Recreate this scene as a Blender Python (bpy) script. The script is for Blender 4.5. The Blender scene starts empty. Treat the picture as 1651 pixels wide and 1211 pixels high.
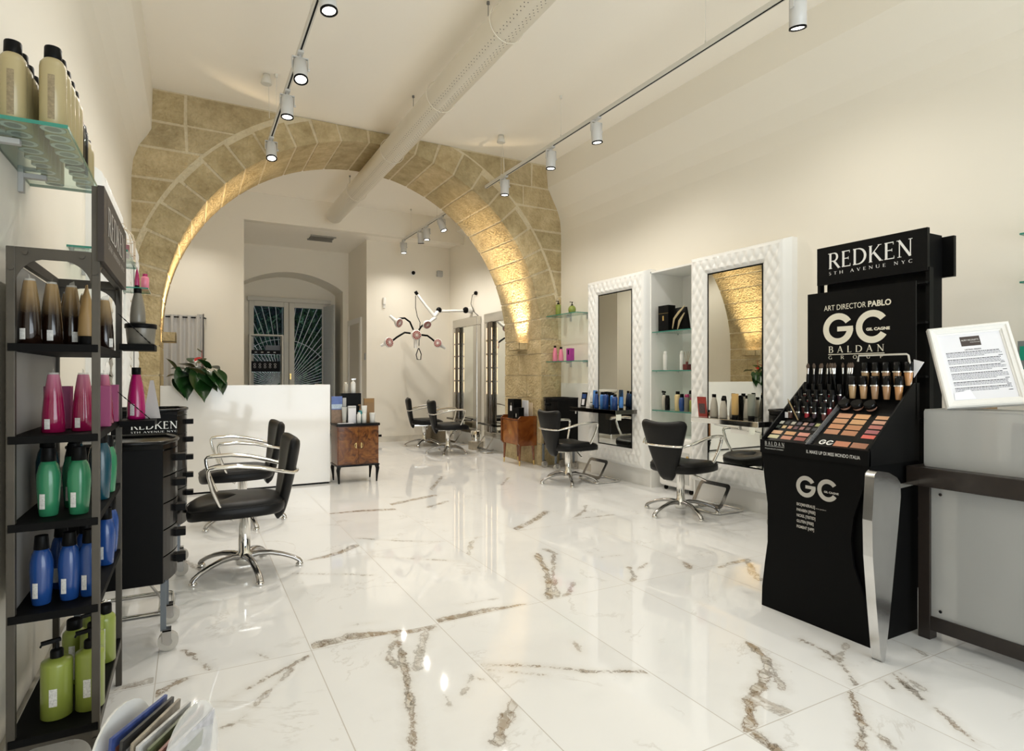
import bpy, bmesh, math, random
import numpy as np
from mathutils import Vector, Matrix, noise
random.seed(7)
SC = bpy.context.scene
COL = SC.collection
PI = math.pi
# ---------------------------------------------------------------- camera
cam = bpy.data.cameras.new('camera')
cam.sensor_width = 36.0
cam.lens = 958/1651*36.0
cam.clip_start = 0.05
camo = bpy.data.objects.new('camera', cam)
camo.location = (0, 0, 1.2)
camo.rotation_euler = (PI/2, 0, math.radians(-28.4))
COL.objects.link(camo)
SC.camera = camo
# ---------------------------------------------------------------- world, exposure
SC.view_settings.view_transform = 'Standard'
SC.view_settings.look = 'None'
SC.view_settings.gamma = 1.0
SC.view_settings.use_curve_mapping = False
SC.view_settings.exposure = -0.40
SC.cycles.max_bounces = 10
SC.cycles.diffuse_bounces = 6
SC.cycles.glossy_bounces = 5
SC.cycles.transmission_bounces = 8
SC.cycles.transparent_max_bounces = 12
SC.cycles.caustics_reflective = False
SC.cycles.caustics_refractive = False
SC.cycles.use_denoising = True
SC.cycles.sample_clamp_indirect = 6.0
W = bpy.data.worlds.new('dusk_sky')
SC.world = W
W.use_nodes = True
W.node_tree.nodes['Background'].inputs[0].default_value = (0.42, 0.55, 0.75, 1)
W.node_tree.nodes['Background'].inputs[1].default_value = 0.35


def light(kind, name, loc, energy, color=(1, 1, 1), rot=(0, 0, 0), **kw):
    l = bpy.data.lights.new(name, kind)
    l.energy = energy
    l.color = color
    for k, v in kw.items():
        setattr(l, k, v)
    o = bpy.data.objects.new(name, l)
    o.location = loc
    o.rotation_euler = rot
    COL.objects.link(o)
    return o


# daylight through the shop front behind the camera
light('AREA', 'shop_front_daylight', (2.1, -2.3, 1.3), 235, (0.92, 0.96, 1.0), (PI/2+.45, 0, 0), shape='RECTANGLE', size=3.4, size_y=2.6)
light('AREA', 'courtyard_daylight', (1.7, 14.9, 4.8), 22, (0.7, 0.85, 1.0), (0, 0, 0), shape='RECTANGLE', size=3, size_y=1.5)
SPOT_W = 56
SPOT_C = (1.0, 0.95, 0.865)

# ---------------------------------------------------------------- materials
def newmat(name):
    m = bpy.data.materials.new(name)
    m.use_nodes = True
    return m, m.node_tree.nodes, m.node_tree.links


MC = {}
def mat(name, col, rough=0.5, metal=0.0, spec=0.5, nscale=0, namt=0.0, bump=0.0, bscale=40, coat=0.0, trans=0.0, alpha=1.0, emit=None, estr=0.0, ior=None):
    if name in MC:
        return MC[name]
    m, N, L = newmat(name)
    b = N['Principled BSDF']
    b.inputs['Base Color'].default_value = (*col, 1)
    b.inputs['Roughness'].default_value = rough
    b.inputs['Metallic'].default_value = metal
    b.inputs['Specular IOR Level'].default_value = spec
    b.inputs['Coat Weight'].default_value = coat
    b.inputs['Transmission Weight'].default_value = trans
    b.inputs['Alpha'].default_value = alpha
    if ior: b.inputs['IOR'].default_value = ior
    if emit:
        b.inputs['Emission Color'].default_value = (*emit, 1)
        b.inputs['Emission Strength'].default_value = estr
    tc = N.new('ShaderNodeTexCoord')
    if nscale or namt == 0.0:
        nz = N.new('ShaderNodeTexNoise'); nz.inputs['Scale'].default_value = nscale or 6.0; nz.inputs['Detail'].default_value = 3
        L.new(tc.outputs['Object'], nz.inputs['Vector'])
        mx = N.new('ShaderNodeMix'); mx.data_type = 'RGBA'
        a = namt if nscale else 0.02
        mx.inputs[6].default_value = (*[max(0, c*(1-a)) for c in col], 1)
        mx.inputs[7].default_value = (*[min(1, c*(1+a)) for c in col], 1)
        L.new(nz.outputs['Fac'], mx.inputs[0]); L.new(mx.outputs[2], b.inputs['Base Color'])
    if bump:
        n2 = N.new('ShaderNodeTexNoise'); n2.inputs['Scale'].default_value = bscale; n2.inputs['Detail'].default_value = 5
        L.new(tc.outputs['Object'], n2.inputs['Vector'])
        bp = N.new('ShaderNodeBump'); bp.inputs['Strength'].default_value = 1.0; bp.inputs['Distance'].default_value = bump
        L.new(n2.outputs['Fac'], bp.inputs['Height']); L.new(bp.outputs[0], b.inputs['Normal'])
    MC[name] = m
    return m


WALL = mat('wall_paint', (.84, .795, .70), .65, nscale=.7, namt=.03, bump=.004, bscale=1.6)
CEIL = mat('ceiling_paint', (.95, .90, .81), .35, nscale=.5, namt=.02, bump=.02, bscale=.9)
WHITE = mat('white_gloss', (.82, .80, .76), .12, coat=.3)
WHITEM = mat('white_satin', (.83, .82, .79), .35)
LEATHERW = mat('white_leather', (.85, .85, .83), .32, bump=.0006, bscale=300)
BLACK = mat('black_satin', (.004, .004, .004), .42, spec=.1)
BLACKM = mat('black_matt', (.0035, .0035, .0035), .6, spec=.08)
BLACKG = mat('black_gloss', (.004, .004, .004), .2, spec=.2)
LEATHERB = mat('black_leather', (.006, .006, .006), .4, spec=.22, bump=.0006, bscale=220)
CHROME = mat('chrome', (.82, .81, .78), .09, 1.0)
CHROMED = mat('chrome_worn', (.42, .41, .40), .2, 1.0)
ALU = mat('polished_aluminium', (.68, .68, .68), .22, 1.0, nscale=5, namt=.25, bump=.002, bscale=7)
STEEL = mat('bare_steel', (.075, .067, .055), .5, .6, nscale=9, namt=.35)
MIRROR = mat('mirror_glass', (.86, .88, .84), .005, 1.0)
GREYP = mat('grey_plastic', (.46, .46, .45), .4)
LAMPG = mat('lamp_white', (.62, .62, .61), .35)
GOLD = mat('brass', (.75, .55, .22), .25, 1.0)
PAPER = mat('paper', (.80, .80, .84), .7)
SKIRT = mat('skirting_marble', (.66, .62, .54), .15, nscale=5, namt=.3)
DARKW = mat('wenge_wood', (.022, .016, .013), .3, nscale=30, namt=.3)
RUBBER = mat('dark_rubber', (.03, .03, .03), .6)
INK = mat('dark_print', (.03, .03, .04), .6)
LWHITE = mat('print_white', (.82, .82, .80), .5)
LCREAM = mat('print_cream', (.74, .70, .58), .5)
LSILV = mat('print_silver', (.60, .58, .54), .3, .6)
LENS = mat('lamp_lens', (1, 1, 1), .3, emit=(1, .96, .88), estr=7)
CLEARP = mat('clear_acrylic', (.93, .94, .95), .05, trans=.0, alpha=.28)


def glass(name, col, alpha_like=.9):
    if name in MC: return MC[name]
    m, N, L = newmat(name)
    for n in list(N):
        if n.type != 'OUTPUT_MATERIAL': N.remove(n)
    out = N['Material Output'] if 'Material Output' in N else N[0]
    t = N.new('ShaderNodeBsdfTransparent'); t.inputs[0].default_value = (*col, 1)
    g = N.new('ShaderNodeBsdfGlossy'); g.inputs['Roughness'].default_value = .02
    lw = N.new('ShaderNodeLayerWeight'); lw.inputs[0].default_value = .5
    pw = N.new('ShaderNodeMath'); pw.operation = 'POWER'; pw.inputs[1].default_value = 5; L.new(lw.outputs['Facing'], pw.inputs[0])
    f = N.new('ShaderNodeMath'); f.operation = 'MULTIPLY_ADD'; f.inputs[1].default_value = .7; f.inputs[2].default_value = .004 if 'window' in name else .04; L.new(pw.outputs[0], f.inputs[0])
    x = N.new('ShaderNodeMixShader')
    L.new(f.outputs[0], x.inputs[0]); L.new(t.outputs[0], x.inputs[1]); L.new(g.outputs[0], x.inputs[2]); L.new(x.outputs[0], out.inputs[0])
    MC[name] = m
    return m


GLASS = glass('shelf_glass', (.86, .94, .91))
GLASSE = mat('glass_edge', (.04, .26, .20), .1, alpha=.75)
PANE = glass('window_glass', (.93, .95, .95))

# frosted acrylic
def frosted():
    m, N, L = newmat('frosted_acrylic')
    b = N['Principled BSDF']; b.inputs['Base Color'].default_value = (.80, .80, .78, 1); b.inputs['Roughness'].default_value = .45
    t = N.new('ShaderNodeBsdfTranslucent'); t.inputs[0].default_value = (.88, .89, .88, 1)
    gl = N.new('ShaderNodeBsdfRefraction'); gl.inputs['Roughness'].default_value = .45; gl.inputs['IOR'].default_value = 1.05
    x = N.new('ShaderNodeMixShader'); x.inputs[0].default_value = .4
    y = N.new('ShaderNodeMixShader'); y.inputs[0].default_value = .35
    out = [n for n in N if n.type == 'OUTPUT_MATERIAL'][0]
    L.new(b.outputs[0], x.inputs[1]); L.new(t.outputs[0], x.inputs[2]); L.new(x.outputs[0], y.inputs[1]); L.new(gl.outputs[0], y.inputs[2]); L.new(y.outputs[0], out.inputs[0])
    return m
FROST = frosted()


def stone(name, c1, c2):
    m, N, L = newmat(name)
    b = N['Principled BSDF']; b.inputs['Roughness'].default_value = .85; b.inputs['Specular IOR Level'].default_value = .2
    tc = N.new('ShaderNodeTexCoord')
    n1 = N.new('ShaderNodeTexNoise'); n1.inputs['Scale'].default_value = 6; n1.inputs['Detail'].default_value = 9; n1.inputs['Roughness'].default_value = .7
    L.new(tc.outputs['Object'], n1.inputs['Vector'])
    cr = N.new('ShaderNodeValToRGB'); cr.color_ramp.elements[0].color = (*c1, 1); cr.color_ramp.elements[1].color = (*c2, 1)
    cr.color_ramp.elements[0].position = .32; cr.color_ramp.elements[1].position = .68
    L.new(n1.outputs['Fac'], cr.inputs[0]); L.new(cr.outputs[0], b.inputs['Base Color'])
    n2 = N.new('ShaderNodeTexNoise'); n2.inputs['Scale'].default_value = 26; n2.inputs['Detail'].default_value = 8
    L.new(tc.outputs['Object'], n2.inputs['Vector'])
    v = N.new('ShaderNodeTexVoronoi'); v.inputs['Scale'].default_value = 38
    L.new(tc.outputs['Object'], v.inputs['Vector'])
    ad = N.new('ShaderNodeMath'); ad.operation = 'MULTIPLY_ADD'; ad.inputs[1].default_value = .4
    L.new(v.outputs['Distance'], ad.inputs[0]); L.new(n2.outputs['Fac'], ad.inputs[2])
    bp = N.new('ShaderNodeBump'); bp.inputs['Distance'].default_value = .018; bp.inputs['Strength'].default_value = 1.0
    L.new(ad.outputs[0], bp.inputs['Height']); L.new(bp.outputs[0], b.inputs['Normal'])
    return m
STONES = [stone('sandstone_a', (.36, .275, .14), (.60, .49, .29)), stone('sandstone_b', (.33, .26, .135), (.56, .46, .275)),
          stone('sandstone_c', (.40, .305, .16), (.65, .53, .32)), stone('sandstone_d', (.35, .275, .15), (.58, .475, .29))]
MORTAR = stone('mortar', (.60, .51, .34), (.70, .62, .44))


def burl(name, c1, c2, c3, sc):
    m, N, L = newmat(name)
    b = N['Principled BSDF']; b.inputs['Roughness'].default_value = .14; b.inputs['Coat Weight'].default_value = .4
    tc = N.new('ShaderNodeTexCoord')
    n1 = N.new('ShaderNodeTexNoise'); n1.inputs['Scale'].default_value = sc; n1.inputs['Detail'].default_value = 8; n1.inputs['Distortion'].default_value = 2.2
    L.new(tc.outputs['Object'], n1.inputs['Vector'])
    cr = N.new('ShaderNodeValToRGB'); e = cr.color_ramp.elements
    e[0].color = (*c1, 1); e[0].position = .3; e[1].color = (*c3, 1); e[1].position = .72
    k = e.new(.5); k.color = (*c2, 1)
    L.new(n1.outputs['Fac'], cr.inputs[0]); L.new(cr.outputs[0], b.inputs['Base Color'])
    return m
BURL = burl('walnut_burl', (.035, .012, .004), (.16, .055, .012), (.27, .105, .022), 9)
TEAK = burl('lacquered_veneer', (.16, .045, .008), (.30, .10, .016), (.40, .15, .03), 3)
WALN = burl('dark_walnut', (.10, .026, .006), (.17, .048, .010), (.24, .075, .016), 4)

# ---------------------------------------------------------------- mesh builder
class M:
    def __init__(s):
        s.v = []; s.f = []; s.mi = []; s.sm = []; s.X = Matrix.Identity(4)
    def add(s, vs, fs, mi=0, sm=False):
        n = len(s.v)
        s.v += [tuple(s.X @ Vector(v)) for v in vs]
        for f in fs:
            s.f.append([i+n for i in f]); s.mi.append(mi); s.sm.append(sm)
        return s
    def box(s, x0, x1, y0, y1, z0, z1, mi=0):
        vs = [(x, y, z) for z in (z0, z1) for y in (y0, y1) for x in (x0, x1)]
        return s.add(vs, [(0, 2, 3, 1), (4, 5, 7, 6), (0, 1, 5, 4), (2, 6, 7, 3), (0, 4, 6, 2), (1, 3, 7, 5)], mi)
    def bar(s, p, q, w, h, mi=0, up=(0, 0, 1)):
        p = Vector(p); q = Vector(q); d = (q-p).normalized(); r = d.cross(Vector(up))
        if r.length < 1e-4: r = Vector((1, 0, 0))
        r.normalize(); u = r.cross(d)
        vs = [a + r*(sx*w/2) + u*(sz*h/2) for a in (p, q) for sz in (-1, 1) for sx in (-1, 1)]
        return s.add(vs, [(0, 1, 3, 2), (4, 6, 7, 5), (0, 4, 5, 1), (2, 3, 7, 6), (0, 2, 6, 4), (1, 5, 7, 3)], mi)
    def tube(s, pts, r, n=10, mi=0, closed=False, flat=1.0, sm=True):
        pts = [Vector(p) for p in pts]; k = len(pts); rs = r if isinstance(r, (list, tuple)) else [r]*k
        vs = []; prev = None
        for i, p in enumerate(pts):
            if closed: t = pts[(i+1) % k] - pts[i-1]
            else: t = pts[min(i+1, k-1)] - pts[max(i-1, 0)]
            t.normalize()
            if prev is None:
                a = Vector((0, 0, 1)) if abs(t.z) < .9 else Vector((1, 0, 0))
                nrm = t.cross(a).normalized()
            else:
                nrm = (prev - t*prev.dot(t)).normalized()
            prev = nrm; bn = t.cross(nrm)
            for j in range(n):
                a = 2*PI*j/n
                vs.append(p + (nrm*math.cos(a) + bn*math.sin(a)*flat)*rs[i])
        fs = []
        for i in range(k if closed else k-1):
            for j in range(n):
                fs.append((i*n+j, i*n+(j+1) % n, ((i+1) % k)*n+(j+1) % n, ((i+1) % k)*n+j))
        s.add(vs, fs, mi, sm)
        if not closed:
            s.add(vs[:n], [list(range(n))[::-1]], mi); s.add(vs[-n:], [list(range(n))], mi)
        return s
    def cyl(s, p, q, r0, r1=None, n=20, mi=0):
        return s.tube([p, q], [r0, r0 if r1 is None else r1], n, mi)
    def lathe(s, prof, n=20, o=(0, 0, 0), mi=0, sx=1, sy=1, caps=True):
        k = len(prof)
        vs = [(o[0]+r*sx*math.cos(2*PI*j/n), o[1]+r*sy*math.sin(2*PI*j/n), o[2]+z) for r, z in prof for j in range(n)]
        fs = [(i*n+j, i*n+(j+1) % n, (i+1)*n+(j+1) % n, (i+1)*n+j) for i in range(k-1) for j in range(n)]
        s.add(vs, fs, mi, True)
        if caps:
            if prof[0][0] > 1e-5: s.add(vs[:n], [list(range(n))[::-1]], mi)
            if prof[-1][0] > 1e-5: s.add(vs[-n:], [list(range(n))], mi)
        return s
    def prism(s, poly, a, b, axis='Y', mi=0, sm=False):
        def P(u, v, w): return {'Y': (u, w, v), 'X': (w, u, v), 'Z': (u, v, w)}[axis]
        n = len(poly)
        vs = [P(u, v, a) for u, v in poly] + [P(u, v, b) for u, v in poly]
        s.add(vs, [list(range(n)), list(range(n, 2*n))[::-1]], mi)
        s.add(vs, [(i, (i+1) % n, n+(i+1) % n, n+i) for i in range(n)], mi, sm)
        return s
    def grid(s, fn, nu, nv, mi=0, sm=True, wrap=False):
        vs = [fn(i/nu, j/nv) for j in range(nv+1) for i in range(nu+1)]
        fs = [(j*(nu+1)+i, j*(nu+1)+i+1, (j+1)*(nu+1)+i+1, (j+1)*(nu+1)+i) for j in range(nv) for i in range(nu)]
        return s.add(vs, fs, mi, sm)
    def ball(s, c, r, n=14, mi=0, sc=(1, 1, 1)):
        k = n//2
        pr = [(r*math.sin(PI*i/k), -r*math.cos(PI*i/k)) for i in range(k+1)]
        return s.lathe([(max(a, 1e-6), z*sc[2]) for a, z in pr], n, c, mi, sc[0], sc[1], caps=False)
    def build(s, name, mats, parent=None, bevel=0, seg=2, fix=True):
        me = bpy.data.meshes.new(name)
        me.from_pydata(s.v, [], s.f)
        for m in (mats if isinstance(mats, (list, tuple)) else [mats]): me.materials.append(m)
        me.polygons.foreach_set('material_index', s.mi); me.polygons.foreach_set('use_smooth', s.sm)
        if fix:
            b = bmesh.new(); b.from_mesh(me); bmesh.ops.recalc_face_normals(b, faces=b.faces); b.to_mesh(me); b.free()
        me.update()
        o = bpy.data.objects.new(name, me); COL.objects.link(o)
        if parent: o.parent = parent
        if bevel:
            md = o.modifiers.new('bevel', 'BEVEL'); md.width = bevel; md.segments = seg; md.limit_method = 'ANGLE'; md.angle_limit = .6
        return o


def tag(o, label, cat, group=None, kind=None):
    o['label'] = label; o['category'] = cat
    if group: o['group'] = group
    if kind: o['kind'] = kind
    return o


def thing(name, label, cat, loc=(0, 0, 0), rz=0, group=None, rot=None):
    o = bpy.data.objects.new(name, None); o.empty_display_size = .05
    COL.objects.link(o); o.location = loc; o.rotation_euler = rot if rot else (0, 0, rz)
    return tag(o, label, cat, group)


def struct(name, m, mats, **k):
    o = m.build(name, mats, **k); o['kind'] = 'structure'
    return o


def copy_tree(o, parent=None):
    c = o.copy(); COL.objects.link(c); c.parent = parent
    for ch in o.children: copy_tree(ch, c)
    return c


def dup(o, loc, rz, label, group=None):
    c = copy_tree(o); c.location = loc; c.rotation_euler = (0, 0, rz); c['label'] = label
    if group: c['group'] = group
    return c


def basis(o, r, u):
    r = Vector(r).normalized(); u = Vector(u); u = (u - r*u.dot(r)).normalized(); n = r.cross(u)
    return Matrix((( r.x, u.x, n.x, o[0]), (r.y, u.y, n.y, o[1]), (r.z, u.z, n.z, o[2]), (0, 0, 0, 1)))


def btext(m, body, size, B, mi=0, align='LEFT', bold=0.0, width=None, ext=.0008):
    c = bpy.data.curves.new('t', 'FONT'); c.body = body; c.size = size; c.align_x = align; c.offset = bold; c.resolution_u = 3
    o = bpy.data.objects.new('t', c); me = bpy.data.meshes.new_from_object(o)
    vs = [v.co.copy() for v in me.vertices]
    if vs:
        x0 = min(v.x for v in vs); x1 = max(v.x for v in vs)
        k = (width/(x1-x0)) if width else 1
        old = m.X; m.X = old @ B
        m.add([(v.x*k, v.y, v.z+ext) for v in vs], [tuple(p.vertices) for p in me.polygons], mi); m.X = old
    bpy.data.objects.remove(o); bpy.data.curves.remove(c); bpy.data.meshes.remove(me)


def stroke(p, q, w):
    p = Vector(p); q = Vector(q); d = (q-p).normalized(); r = Vector((-d.y, d.x))*w/2
    return [p-r, q-r, q+r, p+r]
def arc(cx, cy, rx, ry, a0, a1, w0, w1, n=14):
    out = []
    for i in range(n):
        a, b = [math.radians(a0+(a1-a0)*k/n) for k in (i, i+1)]
        def wd(t): return w0+(w1-w0)*abs(math.cos(t))
        f = lambda t, s: Vector((cx+(rx+s*wd(t)/2)*math.cos(t), cy+(ry+s*wd(t)/2)*math.sin(t)))
        out.append([f(a, -1), f(b, -1), f(b, 1), f(a, 1)])
    return out
T_, t_, sf = .13, .055, .035
def ser(x, y, w=.2): return stroke((x-w/2, y), (x+w/2, y), sf)
GL = {
 'R': (.74, [stroke((.14, 0), (.14, 1), T_), ser(.14, .018), ser(.10, .982), stroke((.12, .98), (.36, .98), t_), stroke((.12, .48), (.36, .48), t_)] + arc(.36, .73, .20, .25, -90, 90, t_, T_) + [stroke((.36, .48), (.68, .0), T_), ser(.70, .018, .12)]),
 'E': (.62, [stroke((.14, 0), (.14, 1), T_), stroke((.05, .975), (.52, .975), t_), stroke((.14, .52), (.44, .52), t_), stroke((.05, .025), (.56, .025), t_), stroke((.51, .84), (.51, 1), .03), stroke((.55, 0), (.55, .17), .03), stroke((.44, .43), (.44, .61), .03)]),
 'D': (.84, [stroke((.14, 0), (.14, 1), T_), stroke((.04, .975), (.34, .975), t_), stroke((.04, .025), (.34, .025), t_)] + arc(.32, .5, .42, .475, -90, 90, t_, T_*1.1)),
 'K': (.80, [stroke((.14, 0), (.14, 1), T_), ser(.14, .018), ser(.14, .982), stroke((.18, .42), (.62, .98), t_), stroke((.32, .58), (.70, .02), T_), ser(.64, .982, .2), ser(.74, .018, .18)]),
 'N': (.84, [stroke((.15, 0), (.15, 1), t_), stroke((.12, 1), (.70, .02), T_), stroke((.71, 0), (.71, 1), t_), ser(.15, .018), ser(.08, .982, .16), ser(.71, .982)]),
 'B': (.68, [stroke((.14, 0), (.14, 1), T_), stroke((.04, .98), (.34, .98), t_), stroke((.12, .53), (.36, .53), t_), stroke((.04, .02), (.36, .02), t_)] + arc(.34, .755, .17, .225, -90, 90, t_, T_) + arc(.36, .275, .20, .255, -90, 90, t_, T_)),
 'A': (.82, [stroke((.10, 0), (.40, 1), t_), stroke((.38, 1), (.68, 0), T_), stroke((.2, .34), (.6, .34), t_), ser(.10, .018), ser(.69, .018)]),
 'L': (.60, [stroke((.14, 0), (.14, 1), T_), ser(.14, .982), stroke((.04, .025), (.54, .025), t_), stroke((.53, 0), (.53, .18), .03)]),
 'G': (.86, arc(.44, .5, .34, .48, 50, 330, t_, T_) + [stroke((.72, .02), (.72, .42), T_), ser(.70, .42)]),
 'O': (.90, arc(.45, .5, .36, .48, 0, 360, t_, T_, 24)),
 'U': (.84, [stroke((.15, .3), (.15, 1), T_), ser(.15, .982), stroke((.69, .3), (.69, 1), t_), ser(.69, .982)] + arc(.42, .3, .27, .28, 180, 360, t_, T_*.8)),
 'P': (.66, [stroke((.14, 0), (.14, 1), T_), ser(.14, .018), stroke((.06, .98), (.36, .98), t_), stroke((.12, .46), (.36, .46), t_)] + arc(.36, .72, .19, .26, -90, 90, t_, T_)),
 'H': (.86, [stroke((.15, 0), (.15, 1), T_), stroke((.70, 0), (.70, 1), T_), stroke((.15, .5), (.7, .5), t_), ser(.15, .018), ser(.15, .982), ser(.7, .018), ser(.7, .982)]),
 'T': (.72, [stroke((.36, 0), (.36, 1), T_), stroke((.04, .975), (.68, .975), t_), ser(.36, .018)]),
 'V': (.80, [stroke((.12, 1), (.42, 0), T_), stroke((.40, 0), (.68, 1), t_), ser(.12, .982), ser(.68, .982)]),
 'Y': (.78, [stroke((.12, 1), (.40, .45), T_), stroke((.40, .45), (.66, 1), t_), stroke((.4, 0), (.4, .47), T_), ser(.4, .018)]),
 'C': (.80, arc(.44, .5, .34, .48, 48, 312, t_, T_)),
 '5': (.56, [stroke((.14, .98), (.46, .98), t_), stroke((.15, .56), (.15, .98), t_)] + arc(.24, .30, .20, .28, -130, 110, t_, T_)),
 ' ': (.45, []),
}
def stext(m, s, h, B, width=None, gap=.06, mi=0, ext=.001):
    x = 0; polys = []
    for ch in s:
        w, ps = GL[ch]
        polys += [[(p.x+x, p.y) for p in q] for q in ps]; x += w+gap
    k = (width/(x-gap)) if width else h
    old = m.X; m.X = old @ B
    for i, q in enumerate(polys):
        m.add([(a*k, b*h, ext+.00002*(i % 7)) for a, b in q], [(0, 1, 2, 3)], mi)
    m.X = old
def gclogo(m, h, B, mi=0, ext=.001):
    old = m.X; m.X = old @ B
    def ring(cx, a0, a1):
        n = 30; r1 = h/2; r0 = h*.30; vs = []
        for i in range(n+1):
            a = math.radians(a0+(a1-a0)*i/n)
            vs += [(cx+r0*math.cos(a), r1+r0*math.sin(a), ext), (cx+r1*math.cos(a), r1+r1*math.sin(a), ext)]
        m.add(vs, [(2*i, 2*i+2, 2*i+3, 2*i+1) for i in range(n)], mi)
    ring(h/2, 32, 360); m.add([(h*.48, h*.42, ext*1.1), (h*.99, h*.42, ext*1.1), (h*.99, h*.57, ext*1.1), (h*.48, h*.57, ext*1.1)], [(0, 1, 2, 3)], mi)
    ring(h*1.58, 36, 328)
    m.X = old
    btext(m, 'GIL CAGNE', h*.115, B @ Matrix.Translation((h*1.40, h*.385, 0)), mi, bold=h*.006, width=h*.70, ext=ext)
    m.X = old

# ---------------------------------------------------------------- floor: marble tiles, veins stored as a distance field
VEINS = [(2.21,1.83,2.12,1.67,0.035,1.0),(2.12,1.67,1.96,1.58,0.035,1.0),(1.96,1.58,1.81,1.51,0.035,1.0),(1.81,1.51,1.66,1.38,0.035,1.0),(2.15,1.71,2.0,1.51,0.016,0.8),(1.84,1.52,1.86,1.4,0.05,0.45),(1.66,1.35,1.65,1.26,0.03,0.9),(2.05,3.44,1.9,3.06,0.03,0.9),(1.9,3.06,1.7,2.71,0.03,0.9),(2.17,3.42,1.9,3.0,0.02,0.7),(1.9,3.0,1.74,2.69,0.02,0.7),(2.15,3.5,2.16,3.38,0.03,0.6),(1.95,2.85,1.79,2.7,0.03,0.6),(0.84,2.68,0.77,2.34,0.022,0.9),(0.77,2.34,0.68,1.99,0.022,0.9),(0.68,1.99,0.62,1.81,0.022,0.9),(0.84,2.68,0.74,2.48,0.018,0.7),(0.74,2.48,0.74,2.37,0.018,0.7),(0.97,2.65,0.81,2.32,0.03,0.6),(1.05,2.72,1.31,2.73,0.05,0.8),(1.31,2.73,1.53,2.69,0.05,0.8),(1.24,2.87,1.45,2.85,0.006,0.4),(0.47,2.73,0.63,2.76,0.05,0.8),(0.63,2.76,0.85,2.69,0.05,0.8),(0.85,2.69,0.99,2.67,0.05,0.8),(0.66,2.88,0.8,2.85,0.005,0.4),(0.68,4.0,0.88,4.09,0.05,0.8),(0.88,4.09,1.02,4.21,0.05,0.8),(1.04,5.31,1.29,5.28,0.05,0.8),(1.29,5.28,1.62,5.19,0.05,0.8),(1.62,5.39,1.88,5.5,0.05,0.8),(1.88,5.5,2.14,5.6,0.05,0.8),(2.13,5.74,2.7,6.73,0.035,0.6),(1.9,5.12,2.16,5.29,0.03,0.6),(1.06,2.23,1.27,2.1,0.01,0.9),(1.27,2.1,1.42,1.97,0.01,0.9),(1.42,1.97,1.64,1.85,0.01,0.9),(1.05,2.19,1.25,2.03,0.008,0.6),(2.24,4.07,2.52,4.26,0.045,0.8),(2.52,4.26,2.75,4.46,0.045,0.8),(3.06,2.67,3.19,2.68,0.035,0.8),(3.19,2.68,3.0,2.47,0.035,0.8),(3.0,2.47,2.94,2.38,0.035,0.8),(2.91,2.65,3.09,2.69,0.012,0.7),(2.84,4.16,3.08,4.34,0.02,0.6),(3.08,4.34,3.21,4.5,0.02,0.6),(2.8,4.13,3.21,4.09,0.008,0.6),(2.41,2.92,2.33,2.77,0.02,0.7),(2.33,2.77,2.27,2.72,0.02,0.7),(2.41,2.85,2.56,2.93,0.012,0.6),(2.79,2.83,2.73,2.73,0.03,0.7),(2.44,1.76,2.43,1.63,0.012,0.9),(2.43,1.63,2.4,1.55,0.012,0.9),(2.4,1.55,2.27,1.39,0.012,0.9),(2.4,1.55,2.57,1.62,0.02,0.6),(2.38,1.6,2.39,1.51,0.007,0.7),(2.2,1.37,2.13,1.31,0.014,1.0),(2.13,1.31,2.04,1.23,0.014,1.0),(2.04,1.23,1.9,1.15,0.014,1.0),(2.04,1.23,2.02,1.16,0.006,0.7),(2.02,1.16,1.99,1.1,0.006,0.7),(2.49,1.38,2.41,1.26,0.014,1.0),(2.41,1.26,2.38,1.21,0.014,1.0),(2.52,1.37,2.46,1.25,0.008,0.6),(2.36,1.16,2.25,0.98,0.008,0.9),(2.4,1.37,2.37,1.31,0.012,0.8),(0.89,1.74,0.95,1.82,0.035,0.8),(0.95,1.82,1.05,1.92,0.035,0.8),(0.1,2.43,0.19,2.48,0.012,0.8),(0.19,2.48,0.32,2.57,0.012,0.8),(0.32,2.57,0.44,2.65,0.012,0.8),(0.21,2.35,0.3,2.48,0.012,0.6),(0.3,2.48,0.36,2.56,0.012,0.6),(-0.13,2.59,-0.07,2.65,0.03,0.9),(-0.07,2.65,-0.02,2.68,0.03,0.9),(-0.14,2.73,-0.23,2.71,0.05,0.5),(-0.03,2.97,0.04,2.8,0.014,0.9),(0.04,2.8,0.08,2.68,0.014,0.9),(-0.05,4.39,0.01,4.26,0.035,0.6),(0.01,4.26,0.07,4.12,0.035,0.6),(0.08,2.25,0.14,2.26,0.008,0.6),(0.14,2.26,0.17,2.29,0.008,0.6),(0.24,2.8,0.3,2.68,0.006,0.5),(0.54,3.8,0.83,3.63,0.006,0.6),(0.83,3.63,0.96,3.54,0.006,0.6),(1.08,4.4,1.32,4.19,0.006,0.7),(1.32,4.19,1.61,4.0,0.006,0.7),(1.06,3.9,1.36,3.67,0.006,0.6),(1.36,3.67,1.52,3.54,0.006,0.6),(1.63,3.63,1.77,3.89,0.02,0.6),(1.77,3.89,1.87,4.0,0.02,0.6),(3.0,5.78,3.29,6.17,0.02,0.5),(0.84,2.09,0.83,2.0,0.012,0.5),(0.9,2.06,0.99,2.16,0.012,0.5),(0.99,2.16,1.01,2.12,0.012,0.5),(2.39,3.17,2.52,3.15,0.006,0.5),(2.72,1.4,2.77,1.38,0.01,0.7),(2.77,1.38,2.81,1.49,0.01,0.7),(1.52,2.22,1.49,2.13,0.01,0.5)]
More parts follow.
